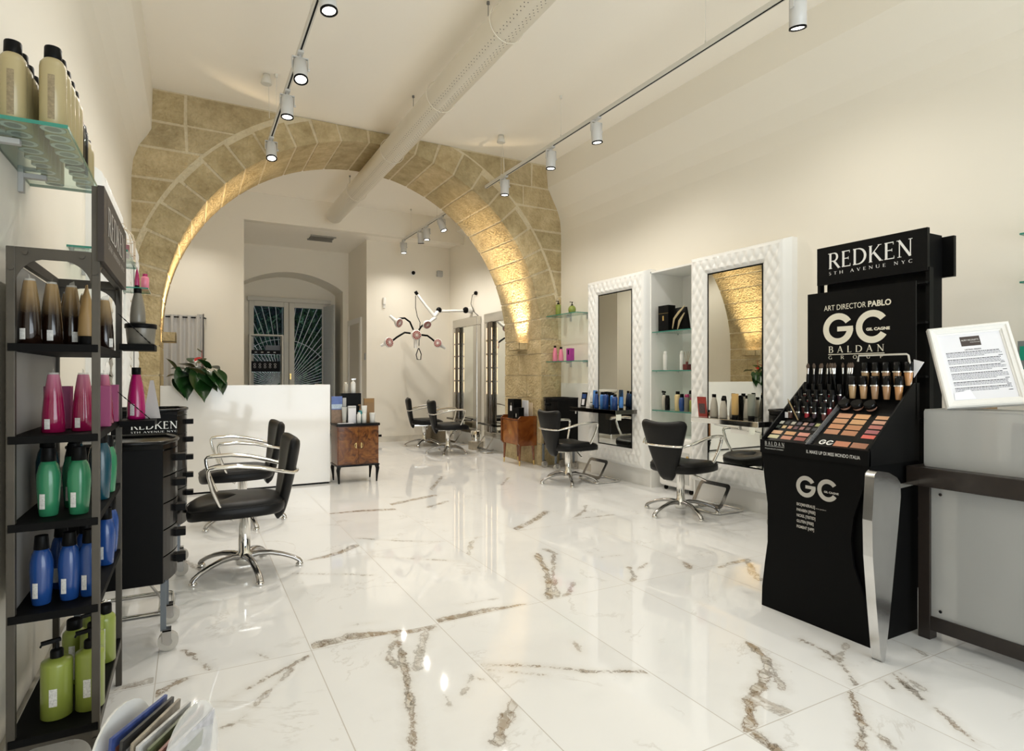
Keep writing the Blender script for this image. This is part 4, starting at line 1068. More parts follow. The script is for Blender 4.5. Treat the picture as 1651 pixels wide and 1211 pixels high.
        def cf(m):
            m.add([(-.02*r, -.62*r, .9*h), (.02*r, .62*r, .9*h), (.02*r, .35*r, 1.0*h), (-.02*r, -.45*r, 1.03*h)], [(0, 1, 2, 3)], 0); m.lathe([(.55*r, .90*h), (.5*r, .96*h)], 16)
        part(K+('c',), 'clear_tip', cf, cap, t, fix=False); st = (1.17, .06, .22)
    if st and sticker:
        part(K+('s',), 'label_sticker', lambda m: bar_code(m, r*st[0], st[1]*h, st[2]*h), sticker, t, fix=False)
    return t
STB = mat('sticker_brown', (.24, .19, .11), .6, nscale=160, namt=.5)
STK = mat('sticker', (.62, .62, .60), .6, nscale=220, namt=.5)
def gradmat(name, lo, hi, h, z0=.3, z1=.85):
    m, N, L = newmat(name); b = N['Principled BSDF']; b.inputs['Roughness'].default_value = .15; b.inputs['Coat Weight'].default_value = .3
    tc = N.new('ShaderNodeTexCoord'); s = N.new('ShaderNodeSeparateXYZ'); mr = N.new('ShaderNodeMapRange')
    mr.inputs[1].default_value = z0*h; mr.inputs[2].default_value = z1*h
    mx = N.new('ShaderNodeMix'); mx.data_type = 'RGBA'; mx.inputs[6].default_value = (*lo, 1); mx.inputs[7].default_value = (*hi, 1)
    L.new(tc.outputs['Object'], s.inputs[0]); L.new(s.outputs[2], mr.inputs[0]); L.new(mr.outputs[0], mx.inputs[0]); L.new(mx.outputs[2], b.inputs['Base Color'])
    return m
ORD = ['first', 'second', 'third', 'fourth', 'fifth', 'sixth', 'seventh', 'eighth', 'ninth', 'tenth', 'eleventh', 'twelfth', 'thirteenth', 'fourteenth']
def pl(name, col, rough=.25, **k): return mat(name, col, rough, coat=.2, **k)
BEIGE = pl('bottle_beige', (.38, .315, .165), .35); LIME = pl('bottle_lime', (.235, .285, .05), .3); GREEN = pl('bottle_green', (.03, .20, .095), .25)
TEAL = pl('bottle_teal', (.004, .05, .075), .25); BLUE = pl('bottle_blue', (.012, .055, .22), .25); MAG = pl('bottle_magenta', (.33, .006, .10), .22)
PINK = pl('bottle_pink', (.75, .22, .33), .25); PINKB = mat('box_pink', (.27, .045, .13), .4); GREYB = pl('bottle_grey', (.17, .155, .125), .35)
SILV = pl('bottle_silver', (.48, .45, .38), .3); GOLDT = pl('tube_gold', (.55, .36, .13), .3); CRM = pl('bottle_cream', (.70, .55, .28), .35)
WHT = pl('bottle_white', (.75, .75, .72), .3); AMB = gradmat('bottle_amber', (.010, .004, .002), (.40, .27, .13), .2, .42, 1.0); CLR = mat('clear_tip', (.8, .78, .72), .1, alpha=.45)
BRN = pl('bottle_dark_red', (.12, .02, .02), .2); TAN = mat('tan_card', (.30, .17, .06), .6); KRAFT = mat('kraft_brown', (.27, .16, .07), .55)

# ---------------------------------------------------------------- glass shelf top left with beige bottles
def glass_shelf(label, x0, x1, y0, y1, z, brackets, wallx, sgn):
    t = thing('glass_shelf', label, 'glass shelf', (x0, y0, z))
    m = M(); m.box(0, x1-x0, 0, y1-y0, -.010, 0); m.build('glass_plate', GLASS, t)
    m = M(); e = .0015
    m.box(-e, x1-x0+e, -e, 0, -.010, 0); m.box(-e, x1-x0+e, y1-y0, y1-y0+e, -.010, 0); m.box(*((x1-x0, x1-x0+e) if sgn > 0 else (-e, 0)), 0, y1-y0, -.010, 0); m.build('glass_edge', GLASSE, t)
    for y in brackets:
        a, b = (wallx-x0, wallx-x0+sgn*.075); a, b = min(a, b), max(a, b)
        m = M(); m.box(a, b, y-y0-.012, y-y0+.012, -.026, -.0105); m.box(a, b, y-y0-.012, y-y0+.012, .0005, .010); w0, w1_ = sorted((wallx-x0, wallx-x0+sgn*.015)); m.box(w0, w1_, y-y0-.014, y-y0+.014, -.075, .012); m.build('bracket', GREYP, t, bevel=.002)
    return t
glass_shelf('glass wall shelf at the top left corner, crowded with beige bottles', XL, -.295, 1.995, 2.66, 1.88, (2.15, 2.5), XL, 1)
k = 0
for col, (x, nm) in enumerate(((-.335, 'outer'), (-.425, 'wall-side'))):
    for i in range(9):
        y = 2.05 + i*.071 + (0 if col == 0 else .015)
        if y > 2.64: break
        dark = col == 0 and i in (5, 6); hh = .225 if i < 5 else .20 - .004*i; rr_ = .031 if i < 5 else .027
        bt = bottle('cyl' if not dark else 'can', 'hair_care_bottle', ('black bottle, ' if dark else 'beige bottle, ')+'%s from the camera in the %s row, top glass shelf' % (ORD[i], nm), 'bottle', (x, y, 1.8808), hh, rr_, BLACKG if dark else BEIGE, BLACK, 'bottles on the top left glass shelf', rz=.4, sticker=STB)
        part(('base', rr_), 'base_disc', lambda m: (m.lathe([(rr_*.62, -.0004), (rr_*.93, -.0004)], 22, caps=False), m.lathe([(.0001, -.0003), (rr_*.62, -.0003)], 22, caps=False, mi=1), m.lathe([(rr_*.93, -.0003), (rr_*.99, -.0003)], 22, caps=False, mi=1)), [mat('base_pale', (.72, .72, .70), .2), mat('base_grey', (.14, .14, .13), .3)], bt, fix=False)
        k += 1
glass_shelf('second glass wall shelf beyond the product stand, holding a small birdcage', XL, -.265, 3.36, 3.90, 1.80, (3.45, 3.8), XL, 1)
t = thing('birdcage', 'small cream wire birdcage ornament on the left glass shelf before the arch', 'birdcage', (-.315, 3.74, 1.801))
CW = mat('cream_wire', (.62, .52, .38), .5)
m = M(); m.cyl((0, 0, 0), (0, 0, .01), .058, n=24); m.build('base', CW, t)
m = M()
for i in range(14):
    a = 2*PI*i/14; m.tube([(.055*math.cos(a), .055*math.sin(a), .01), (.055*math.cos(a), .055*math.sin(a), .11), (.045*math.cos(a), .045*math.sin(a), .145), (.02*math.cos(a), .02*math.sin(a), .17), (0, 0, .178)], .0017, 5)
for z in (.04, .11): m.tube([(.056*math.cos(2*PI*i/24), .056*math.sin(2*PI*i/24), z) for i in range(24)], .002, 5, closed=True)
m.tube([(.012*math.cos(2*PI*i/12), 0, .19+.012*math.sin(2*PI*i/12)) for i in range(12)], .002, 5, closed=True); m.build('wire_cage', CW, t)
m = M(); m.box(-.03, .03, -.03, .03, .01, .085); tag(m.build('gift_box', mat('dusty_rose', (.30, .12, .14), .5)), 'small dusty rose box inside the birdcage', 'box').location = (-.315, 3.74, 1.803)
# ---------------------------------------------------------------- product stand (left)
t = thing('product_stand', 'tall steel product stand with black shelves and brand header at the left edge', 'display stand', (-.45, 2.11, 0))
SW, SD = .215, .65
def gus(m, ax, x, y, z, sx, sz, R=.075, th_=.004):
    poly = [(0, 0)] + [(R-R*math.sin(a), R-R*math.cos(a)) for a in [PI/2*i/8 for i in range(9)]][::-1]
    poly = [(0, R), (0, 0), (R, 0)] + [(R-R*math.sin(PI/2*i/8), R-R*math.cos(PI/2*i/8)) for i in range(1, 8)]
    if ax == 'Y': m.prism([(x+sx*a, z+sz*b) for a, b in poly], y-th_/2, y+th_/2, 'Y')
    else: m.prism([(y+sx*a, z+sz*b) for a, b in poly], x-th_/2, x+th_/2, 'X')
for x in (0, SW-.02):
    for y in (0, SD-.02):
        top = 1.755 if x > 0 else 1.56
        m = M(); m.box(x, x+.02, y, y+.02, 0, top); m.build('post', STEEL, t, bevel=.0015)
for z in (1.53, .150):
    m = M(); m.box(.02, SW-.02, .002, .018, z, z+.03); m.box(.02, SW-.02, SD-.018, SD-.002, z, z+.03); m.box(.002, .018, .02, SD-.02, z, z+.03); m.box(SW-.018, SW-.002, .02, SD-.02, z, z+.03); m.build('rail', STEEL, t)
def gusset(*a):
    m = M(); gus(m, *a); m.build('corner_gusset', STEEL, t)
for y in (.004, SD-.004):
    for x, z, sx, R in ((.02, 1.53, 1, .075), (SW-.02, 1.53, -1, .075), (SW-.02, .150, -1, .05), (.02, .150, 1, .05)): gusset('Y', x, y, z, sx, -1, R)
for y, q in ((.02, 1), (SD-.02, -1)): gusset('X', SW-.004, y, 1.53, q, -1)
for x in (.012, SW-.012):
    for bx, bz in ((x, 1.50), (x+(.03 if x < .1 else -.03), 1.545), (x, .135)):
        m = M(); m.cyl((bx, -.004, bz), (bx, 0, bz), .007, n=12); m.build('bolt', STEEL, t)
m = M(); m.box(SW-.004, SW+.012, -.012, SD+.012, 1.535, 1.755); hd = m.build('header_board', mat('header_brown_black', (.035, .028, .024), .45, spec=.3), t)
m = M(); Bx = SW+.0125; stext(m, 'REDKEN', .088, basis((Bx, .075, 1.628), (0, 1, 0), (0, 0, 1)), width=.50); stext(m, '5TH AVENUE NYC', .017, basis((Bx, .075, 1.588), (0, 1, 0), (0, 0, 1)), width=.50); m.build('lettering', mat('print_grey', (.52, .50, .47), .5), hd)
SZ = [1.29, 1.03, .785, .53, .185]
for i, z in enumerate(SZ):
    m = M(); m.box(.004, SW-.004, -.004, SD-.004, z-.022, z); m.build('shelf', BLACKM, t, bevel=.001)
for z in (1.318, 1.03):
    m = M(); m.box(SW+.002, SW+.115, SD-.135, SD+.03, z-.022, z); tr = m.build('side_tray', BLACKM, t)
    m = M(); n = 16
    for i in range(n):
        p = Vector((SW, SD-.16, z+.11)).lerp(Vector((SW+.10, SD-.12, z+.004)), i/n); q = Vector((SW, SD-.16, z+.11)).lerp(Vector((SW+.10, SD-.12, z+.004)), (i+1)/n)
        m.tube([p, q], .0022 if i % 2 else .0012, 5)
    m.build('chain', BLACK, tr)
m = M(); m.box(.006, .010, .02, SD-.02, .53, 1.52); m.build('back_panel', mat('stand_back_grey', (.30, .29, .27), .35), t)
X0, Y0 = -.45, 2.11
# shelf 1: amber cones
xs5 = [-.418, -.382, -.346, -.312]
for i, (px_, yy) in enumerate(((-.408, .055), (-.365, .075), (-.325, .10), (-.275, .40))):
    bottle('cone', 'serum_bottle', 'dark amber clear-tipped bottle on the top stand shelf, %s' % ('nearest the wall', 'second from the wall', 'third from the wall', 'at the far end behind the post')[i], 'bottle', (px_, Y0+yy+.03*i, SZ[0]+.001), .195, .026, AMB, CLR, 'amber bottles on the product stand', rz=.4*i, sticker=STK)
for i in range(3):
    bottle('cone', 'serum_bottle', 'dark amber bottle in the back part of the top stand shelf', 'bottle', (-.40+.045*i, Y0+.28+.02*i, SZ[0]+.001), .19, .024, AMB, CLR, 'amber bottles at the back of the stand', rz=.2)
bottle('tube', 'gold_tube', 'ridged gold-brown tube bottle at the right of the amber bottles on the stand', 'bottle', (-.282, Y0+.12, SZ[0]+.001), .185, .026, mat('ridged_gold', (.34, .22, .09), .4, bump=.003, bscale=5), BLACK, rz=.2)
# shelf 2: magenta
for i, (x, y) in enumerate(((-.36, .10), (-.29, .12), (-.27, .42))):
    bottle('cone', 'magenta_bottle', 'magenta clear-tipped bottle on the second stand shelf, %s' % ('left one', 'middle one by the post', 'behind the front post')[i], 'bottle', (x, Y0+y, SZ[1]+.001), .185, .026, gradmat('bottle_mag%d' % i, (.22, .006, .05), (.48, .18, .27), .185, .55, 1.0), CLR, 'magenta bottles on the product stand', sticker=STK)
for i, (x, y, w) in enumerate(((-.37, .24, .07), (-.27, .28, .07), (-.27, .52, .07))):
    m = M(); m.box(-w/2, w/2, -.02, .02, 0, .135); o = m.build('pink_box', PINKB, bevel=.001); o.location = (x, Y0+y, SZ[1]+.001); tag(o, 'purple-pink product box on the second stand shelf, %s' % ('nearest the wall', 'behind the middle bottle', 'farthest from the camera')[i], 'box', 'pink boxes on the product stand')
bottle('taper', 'magenta_bottle', 'large glossy magenta bottle on the side tray of the stand', 'bottle', (-.185, Y0+.60, 1.031), .20, .031, MAG, BLACK, sticker=STK)
m = M(); m.prism([(-.03, 0), (.03, 0), (.006, .15), (-.006, .15)], -.002, .002, 'Y'); o = m.build('card_tent', mat('silver_card', (.36, .34, .33), .35, .3)); o.location = (-.135, Y0+.63, 1.031); tag(o, 'narrow silver card leaning beside the large magenta bottle', 'card')
bottle('jar', 'hair_mask_jar', 'dark grey jar with black lid on the upper side tray of the stand', 'jar', (-.168, Y0+.57, 1.319), .078, .052, GREYB, BLACK)
bottle('taper', 'grey_bottle', 'dark grey tapered bottle standing on the grey jar', 'bottle', (-.178, Y0+.57, 1.398), .135, .026, GREYB, BLACK)
bottle('tube', 'pink_tube', 'small magenta bottle with black cap against the stone pier, above the grey bottle', 'bottle', (-.345, 5.12, 1.832), .155, .020, MAG, BLACK)
bottle('cyl', 'pink_tube', 'pale pink tube beside the small magenta bottle against the pier', 'bottle', (-.30, 5.2, 1.832), .125, .026, PINK, MAG)
glass_shelf('small glass wall shelf by the arch, holding two pink products', XL, -.27, 5.0, 5.31, 1.831, (5.05, 5.25), XL, 1)
# shelf 3: green and teal
for i, (x, y, k_, mt, hh) in enumerate(((-.395, .22, 'bulge', TEAL, .235), (-.335, .30, 'bulge', TEAL, .235), (-.265, .30, 'bulge', TEAL, .235), (-.37, .09, 'bulge', GREEN, .20), (-.325, .20, 'bulge', GREEN, .20), (-.295, .08, 'bulge', GREEN, .20), (-.262, .44, 'bulge', GREEN, .20), (-.30, .53, 'bulge', TEAL, .20))):
    wh = ['dark teal bottle nearest the wall', 'dark teal bottle, middle of the back row', 'dark teal bottle at the right of the back row', 'green bottle at the left of the front row', 'green bottle between the two front ones', 'green bottle beside the front post', 'green bottle behind the front post', 'dark teal bottle at the far end'][i]
    bottle(k_, 'shampoo_bottle', wh+', middle stand shelf', 'bottle', (x, Y0+y, SZ[2]+.001), hh, .030, mt, BLACK, 'green and teal bottles on the product stand', sticker=STK)
m = M(); m.X = Matrix.Rotation(.3, 4, 'X')
m.box(-.035, .035, 0, .03, 0, .15); m.box(-.03, .03, -.001, 0, .02, .05, 1); m.box(-.03, .03, -.001, 0, .09, .10, 1); m.box(-.03, .03, -.001, 0, .115, .135, 2); o = m.build('product_box', [mat('box_charcoal', (.05, .06, .055), .4), LWHITE, TEAL]); o.location = (-.285, Y0+.60, SZ[2]+.012)
tag(o, 'leaning charcoal product box with white and teal bands behind the green bottles', 'box')
# shelf 4: blue
for i, (x, y) in enumerate(((-.385, .08), (-.32, .09), (-.272, .10), (-.36, .22), (-.30, .24), (-.265, .43), (-.29, .53), (-.27, .60))):
    wh = ['front row, nearest the wall', 'front row, middle', 'front row, beside the post', 'back row, left', 'back row, right', 'just behind the front post', 'second behind the front post', 'at the far end'][i]
    bottle('bulge', 'shampoo_bottle', 'blue bottle on the fourth stand shelf, '+wh, 'bottle', (x, Y0+y, SZ[3]+.001), .20, .029, BLUE, BLACK, 'blue bottles on the product stand', sticker=STK)
# shelf 5: lime
for i, (k_, x, y, hh, rr_) in enumerate((('pump', -.352, .10, .235, .040), ('pump', -.272, .11, .245, .038), ('cyl', -.34, .32, .205, .034), ('pump', -.285, .27, .24, .034), ('cyl', -.27, .44, .20, .034), ('pump', -.30, .42, .24, .034))):
    wh = ['lime green pump bottle at the lower left front of the stand', 'lime green pump bottle beside the front post at the bottom', 'lime green bottle with a tall black cap on the bottom shelf', 'lime green pump bottle behind the one by the post', 'lime green black-capped bottle behind the front post', 'lime green pump bottle, farthest on the bottom shelf'][i]
    bottle(k_, 'lime_bottle', wh, 'bottle', (x, Y0+y, SZ[4]+.001), hh, rr_, LIME, BLACK, 'lime green bottles on the product stand', sticker=STK, rz=.3)
# magazine rack
t = thing('magazine_rack', 'white rounded magazine rack on the floor at the lower left', 'magazine rack', (-.09, 1.86, 0), -.54)
ACR = mat('white_acrylic', (.80, .80, .77), .2, alpha=.9); ACR2 = mat('clear_white_acrylic', (.80, .80, .78), .12, alpha=.40)
def lobe(w, h, n=30): return [(w*math.copysign(abs(math.cos(2*PI*i/n))**.9, math.cos(2*PI*i/n)), h/2+h/2*math.sin(2*PI*i/n)) for i in range(n)]
for x, mt, nm in ((-.085, ACR, 'side_panel'), (.105, ACR2, 'side_panel')):
    m = M(); m.prism([(a+.0, b) for a, b in lobe(.13, .315)], x-.003, x+.003, 'X'); pn = m.build(nm, mt, t)
    m = M(); sp = []
    for i in range(40):
        a = i*.28; r_ = .01+.0022*i; sp.append((x+.0045, -.03+r_*math.cos(a)*.6, .14+r_*math.sin(a)))
    m.tube(sp, .0016, 5); m.build('scroll_print', INK, pn)
m = M(); m.box(-.085, .105, -.09, .09, .012, .018); m.build('floor_plate', ACR, t)
MC_ = [(.05, .08, .25), (.03, .03, .03), (.30, .26, .20), (.62, .60, .55), (.10, .12, .06), (.20, .08, .06), (.45, .45, .48)]
for i in range(7):
    m = M(); w, h_ = .105, .27-.006*i
    m.box(-.004, .004, -w, w, 0, h_); m.box(.0041, .0046, -w+.015, w-.02, .06, .12, 1); m.box(.0041, .0046, -w+.015, w-.05, .16, h_-.03, 2)
    o = m.build('magazine', [mat('cover_%d' % i, MC_[i], .3, nscale=30, namt=.9), mat('cover_print_%d' % i, MC_[(i+3) % 7], .3, nscale=50, namt=.6), mat('cover_edge_%d' % i, MC_[(i+5) % 7], .3, nscale=40, namt=.7)])
    lx = -.06+.0235*i; o.location = (-.09+lx*math.cos(.54), 1.86-lx*math.sin(.54), .02); o.rotation_euler = (0, .10, -.54+.04*(i % 3-1))
    tag(o, 'magazine in the floor rack, %s from the wall' % ORD[i], 'magazine', 'magazines in the floor rack')
# ---------------------------------------------------------------- right wall glass shelves by the pier
glass_shelf('glass wall shelf by the right pier, holding two green bottles', 4.15, XR, 6.04, 6.72, 1.985, (6.12, 6.5), XR, -1)
glass_shelf('glass wall shelf by the right pier, holding pink bottles', 4.15, XR, 6.04, 6.72, 1.385, (6.12, 6.5), XR, -1)
bottle('pump', 'green_bottle', 'tall green pump bottle on the upper glass shelf by the pier', 'bottle', (4.25, 6.58, 1.986), .20, .036, LIME, BLACK)
bottle('round', 'green_bottle', 'round green pump bottle on the upper glass shelf by the pier', 'bottle', (4.25, 6.26, 1.986), .155, .050, LIME, BLACK)
bottle('taper', 'pink_bottle', 'pink tapered bottle nearest the pier on the lower glass shelf', 'bottle', (4.25, 6.66, 1.386), .21, .034, PINK, BLACK)
bottle('taper', 'pink_bottle', 'shorter pink tapered bottle, second from the pier on the lower glass shelf', 'bottle', (4.24, 6.50, 1.386), .185, .034, PINK, BLACK)
m = M(); m.box(-.03, .03, -.045, .045, 0, .16); m.box(-.031, -.030, -.012, .012, .08, .14, 1); o = m.build('purple_box', [mat('box_purple', (.35, .03, .26), .35), BLACK]); o.location = (4.25, 6.30, 1.386); tag(o, 'purple box on the lower glass shelf by the pier', 'box')
# niche shelves
for z, lb in ((1.665, 'upper glass shelf in the white niche, holding the black box'), (1.255, 'middle glass shelf in the white niche, holding white bottles'), (.835, 'lower glass shelf in the white niche, holding coloured bottles')):
    t = thing('glass_shelf', lb, 'glass shelf', (4.34, NY0+.004, z))
    m = M(); m.box(0, .42, 0, .602, -.010, 0); m.build('glass_plate', GLASS, t); m = M(); m.box(-.0015, 0, 0, .602, -.010, 0); m.build('glass_edge', GLASSE, t)
    m = M()
    for x, y in ((.05, .59), (.36, .59), (.05, .012), (.36, .012)): m.cyl((x, y, -.022), (x, y, -.010), .008, n=10)
    m.build('shelf_pin', GREYP, t)
m = M(); m.box(-.05, .05, -.075, .075, 0, .27); m.box(-.052, -.05, -.01, .01, .11, .16, 1); m.box(-.0515, -.05, -.075, .075, .185, .187, 1)
o = m.build('black_case', [BLACK, GOLD], bevel=.002); o.location = (4.42, 4.74, 1.666); tag(o, 'tall black box with a gold clasp on the upper niche shelf', 'box')
t = thing('styling_bag', 'black and gold curved bag beside the black box in the niche', 'bag', (4.45, 4.54, 1.666))
m = M()
def bagp(u, v):
    a = 2*PI*u; w = .05*math.sin(PI*min(max(v, .02), .98))**.4
    return (w*math.cos(a), .11*math.sin(a)*(1-.25*v)+.02*v, .235*v+.03*math.sin(PI*v)*math.sin(a))
m.grid(bagp, 30, 14); m.build('bag_body', BLACK, t)
m = M(); m.tube([(-.055, .09, .02), (-.06, .06, .12), (-.055, .0, .18), (-.05, -.08, .24)], [.006, .014, .016, .006], 8, flat=.5); m.tube([(-.055, .02, .0), (-.062, -.02, .09), (-.055, -.08, .17)], [.004, .018, .006], 8, flat=.5); m.build('gold_trim', mat('pale_gold', (.55, .46, .28), .3, .5), t)
bottle('can', 'white_bottle', 'slim white bottle, left one on the middle niche shelf', 'bottle', (4.42, 4.76, 1.256), .20, .024, WHT, WHT)
bottle('can', 'white_bottle', 'slim white bottle, right one on the middle niche shelf', 'bottle', (4.50, 4.60, 1.256), .20, .024, WHT, WHT)
t = thing('reed_diffuser', 'dark red reed diffuser with sticks on the middle niche shelf', 'reed diffuser', (4.46, 4.49, 1.256))
m = M(); m.box(-.03, .03, -.03, .03, 0, .06); m.cyl((0, 0, .06), (0, 0, .085), .014); m.build('glass_bottle', BRN, t, bevel=.004)
m = M()
for a, b in ((.03, .03), (-.01, -.035), (.02, -.03), (-.02, .02)): m.cyl((0, 0, .03), (a, b, .19), .0018, n=5)
m.build('reed', TAN, t)
for i, (y, x, k_, mt, cp, hh, rr_, lb) in enumerate(((4.80, 4.44, 'spray', SILV, BLACK, .20, .026, 'silver spray bottle with black trigger'), (4.73, 4.42, 'can', BLACKG, BLACK, .155, .026, 'short black bottle'), (4.60, 4.44, 'cyl', CRM, BLACK, .20, .032, 'cream bottle with black cap'), (4.52, 4.42, 'bulge', BLUE, BLACK, .175, .032, 'blue bottle'), (4.45, 4.42, 'can', GREYB, MAG, .175, .027, 'dark grey can with red top'), (4.38, 4.42, 'cyl', LIME, MAG, .14, .026, 'lime green bottle half hidden by the mirror frame'), (4.66, 4.56, 'cyl', MAG, BLACK, .11, .018, 'small dark red bottle at the back'), (4.55, 4.58, 'can', GREYB, BLACK, .21, .028, 'tall dark can behind the blue bottle'))):
    bottle(k_, 'niche_bottle', lb+' on the lower niche shelf', 'bottle', (x, y, .836), hh, rr_, mt, cp, 'bottles on the lower niche shelf', rz=PI)
# white portable unit at the niche bottom
t = thing('portable_heater', 'white portable appliance standing in the bottom of the niche', 'appliance', (4.38, 4.32, 0))
m = M(); m.box(0, .30, .02, .50, .045, .56); m.build('body', WHITEM, t, bevel=.03, seg=4)
m = M(); m.box(-.004, .002, .06, .38, .10, .42); m.build('front_grille', mat('light_grey', (.55, .55, .53), .5), t)
m = M(); m.cyl((-.006, .08, .37), (.0, .08, .37), .02); m.build('dial', GOLD, t)
for y in (.08, .44):
    m = M(); m.cyl((.05, y-.01, .022), (.05, y+.01, .022), .022, n=14); m.cyl((.25, y-.01, .022), (.25, y+.01, .022), .022, n=14); m.build('wheel', BLACK, t)
# products on the consoles
ZC = .8305
m = M(); m.X = Matrix.Rotation(-.12, 4, 'Y'); m.box(-.004, .004, -.05, .05, 0, .18); m.box(-.005, -.004, -.035, .035, .03, .12, 1)
o = m.build('red_card', [mat('red_print', (.35, .03, .02), .4, nscale=40, namt=.5), mat('card_dark', (.08, .05, .05), .4, nscale=60, namt=.8)]); o.location = (4.03, 3.86, ZC+.001); tag(o, 'red printed card standing at the left of the console with grey bottles', 'card')
for i, (y, x, k_, mt, cp, hh, rr_, lb) in enumerate(((3.78, 4.08, 'taper', SILV, BLACK, .205, .036, 'silver tapered bottle beside the red card'), (3.65, 4.05, 'taper', SILV, BLACK, .175, .034, 'shorter silver tapered bottle in the middle'), (3.62, 4.14, 'taper', SILV, BLACK, .215, .034, 'silver bottle behind the shorter one'), (3.74, 4.16, 'can', BLACKG, BLACK, .19, .024, 'slim black bottle behind the silver ones'), (3.55, 4.08, 'tube', GOLDT, BLACK, .215, .034, 'gold tube standing on its black cap'), (3.50, 4.17, 'taper', SILV, BLACK, .20, .03, 'silver bottle behind the gold tube'), (3.40, 4.10, 'tube', pl('tube_sage', (.22, .24, .20), .3), BLACK, .215, .034, 'grey-green tube at the right end'))):
    bottle(k_, 'console_bottle', lb+' on the nearer console', 'bottle', (x, y, ZC), hh, rr_, mt, cp, 'products on the nearer console', rz=PI, sticker=mat('sticker_gold', (.50, .36, .16), .4) if k_ == 'taper' else None)
m = M(); m.X = Matrix.Rotation(.15, 4, 'Y'); m.box(-.004, .004, -.05, .05, 0, .17); m.box(-.005, -.004, -.04, .04, .10, .15, 1); m.box(-.005, -.004, -.02, .03, .02, .09, 2)
o = m.build('blue_card', [BLACK, BLUE, PAPER]); o.location = (4.06, 5.75, ZC+.002); tag(o, 'black and blue printed card at the left of the console with blue bottles', 'card')
for i, (y, x, k_, hh, rr_, lb) in enumerate(((5.64, 4.10, 'cyl', .06, .02, 'tiny white pot'), (5.54, 4.08, 'tube', .20, .036, 'blue and white tube, left end of the row'), (5.46, 4.04, 'taper', .19, .030, 'blue tapered bottle, second of the row'), (5.38, 4.06, 'cyl', .185, .028, 'blue bottle, third of the row'), (5.29, 4.04, 'cyl', .19, .032, 'blue bottle with white print, fourth of the row'), (5.22, 4.08, 'cyl', .18, .027, 'blue bottle, fifth of the row'), (5.13, 4.04, 'cyl', .165, .030, 'blue bottle, sixth of the row'), (5.06, 4.07, 'tube', .14, .028, 'short blue bottle, right end of the row'))):
    bottle(k_, 'blue_bottle', lb+' on the farther console', 'bottle', (x, y, ZC), hh, rr_, [BLUE, pl('bottle_sky', (.05, .20, .55), .25)][i % 2] if i else WHT, BLACK, 'blue products on the farther console', rz=PI, sticker=PAPER if i in (4, 6) else None)
# things on the burl cabinet
ZB = .6655
def boxat(name, lb, cat, x, y, z, w, d, h, mt, rz=0, tilt=0, g=None, extra=None):
    m = M(); m.box(-w/2, w/2, -d/2, d/2, 0, h, 0)
    if extra: extra(m)
    o = m.build(name, mt, bevel=.0015); o.location = (x, y, z); o.rotation_euler = (tilt, 0, rz); return tag(o, lb, cat, g)
boxat('display_case', 'black square display case at the back of the burl cabinet', 'box', 1.62, 6.91, ZB, .22, .10, .33, [BLACK, GREYP], extra=lambda m: m.box(-.10, -.06, -.051, -.05, .18, .28, 1))
bottle('spray', 'clear_bottle', 'clear bottle with white label on top of the black display case', 'bottle', (1.65, 6.91, ZB+.331), .17, .028, WHT, CHROME)
bottle('can', 'clear_bottle', 'slim silver bottle on the left of the black display case top', 'bottle', (1.565, 6.90, ZB+.331), .13, .024, SILV, CHROME)
boxat('leaflet_stand', 'blue leaflet in a clear stand at the left of the burl cabinet', 'leaflet', 1.45, 6.84, ZB, .12, .01, .30, [mat('leaflet_tan', (.25, .16, .10), .4, nscale=30, namt=.6), mat('leaflet_blue', (.10, .16, .42), .4, nscale=20, namt=.5), mat('leaflet_pale', (.45, .55, .68), .4, nscale=70, namt=.4)], extra=lambda m: (m.box(-.06, .06, -.0065, -.005, .15, .30, 1), m.box(-.06, .06, -.0075, -.0065, .16, .21, 2)))
boxat('leather_pouch', 'tan brown folder standing at the right of the burl cabinet', 'folder', 1.82, 6.86, ZB, .12, .03, .27, [KRAFT, TAN], extra=lambda m: m.box(-.06, .05, -.017, -.015, .22, .265, 1))
bottle('tube', 'grey_tube', 'light grey tube beside the leaflet on the burl cabinet', 'tube', (1.525, 6.80, ZB), .18, .028, pl('tube_grey', (.50, .50, .47)), SILV, rz=PI/2)
boxat('white_box', 'white printed carton in the middle of the burl cabinet', 'box', 1.605, 6.78, ZB, .085, .04, .19, [PAPER, GREYP], extra=lambda m: m.box(-.04, .04, -.021, -.02, .165, .185, 1))
bottle('cyl', 'white_bottle', 'small white bottle left of the pair before the carton', 'bottle', (1.67, 6.72, ZB), .12, .024, WHT, WHT)
bottle('cyl', 'white_bottle', 'small white bottle right of the pair before the carton', 'bottle', (1.725, 6.71, ZB), .125, .025, WHT, WHT)
bottle('tube', 'white_tube', 'tall white tube behind the small white bottles', 'tube', (1.75, 6.80, ZB), .19, .03, WHT, SILV, rz=PI/2)
bottle('jar', 'white_pot', 'short white jar at the right front of the burl cabinet', 'jar', (1.825, 6.73, ZB), .11, .032, WHT, WHT)
bottle('round', 'teal_bottle', 'small teal bottle with brown ball stopper among the white products', 'bottle', (1.70, 6.79, ZB+.0), .215, .030, pl('teal_glass', (.02, .22, .26), .15), KRAFT)
m = M(); m.box(1.43, 1.60, 6.66, 6.72, ZB, ZB+.004); tag(m.build('paper_sheet', PAPER), 'white sheet of paper on the front of the burl cabinet', 'paper')
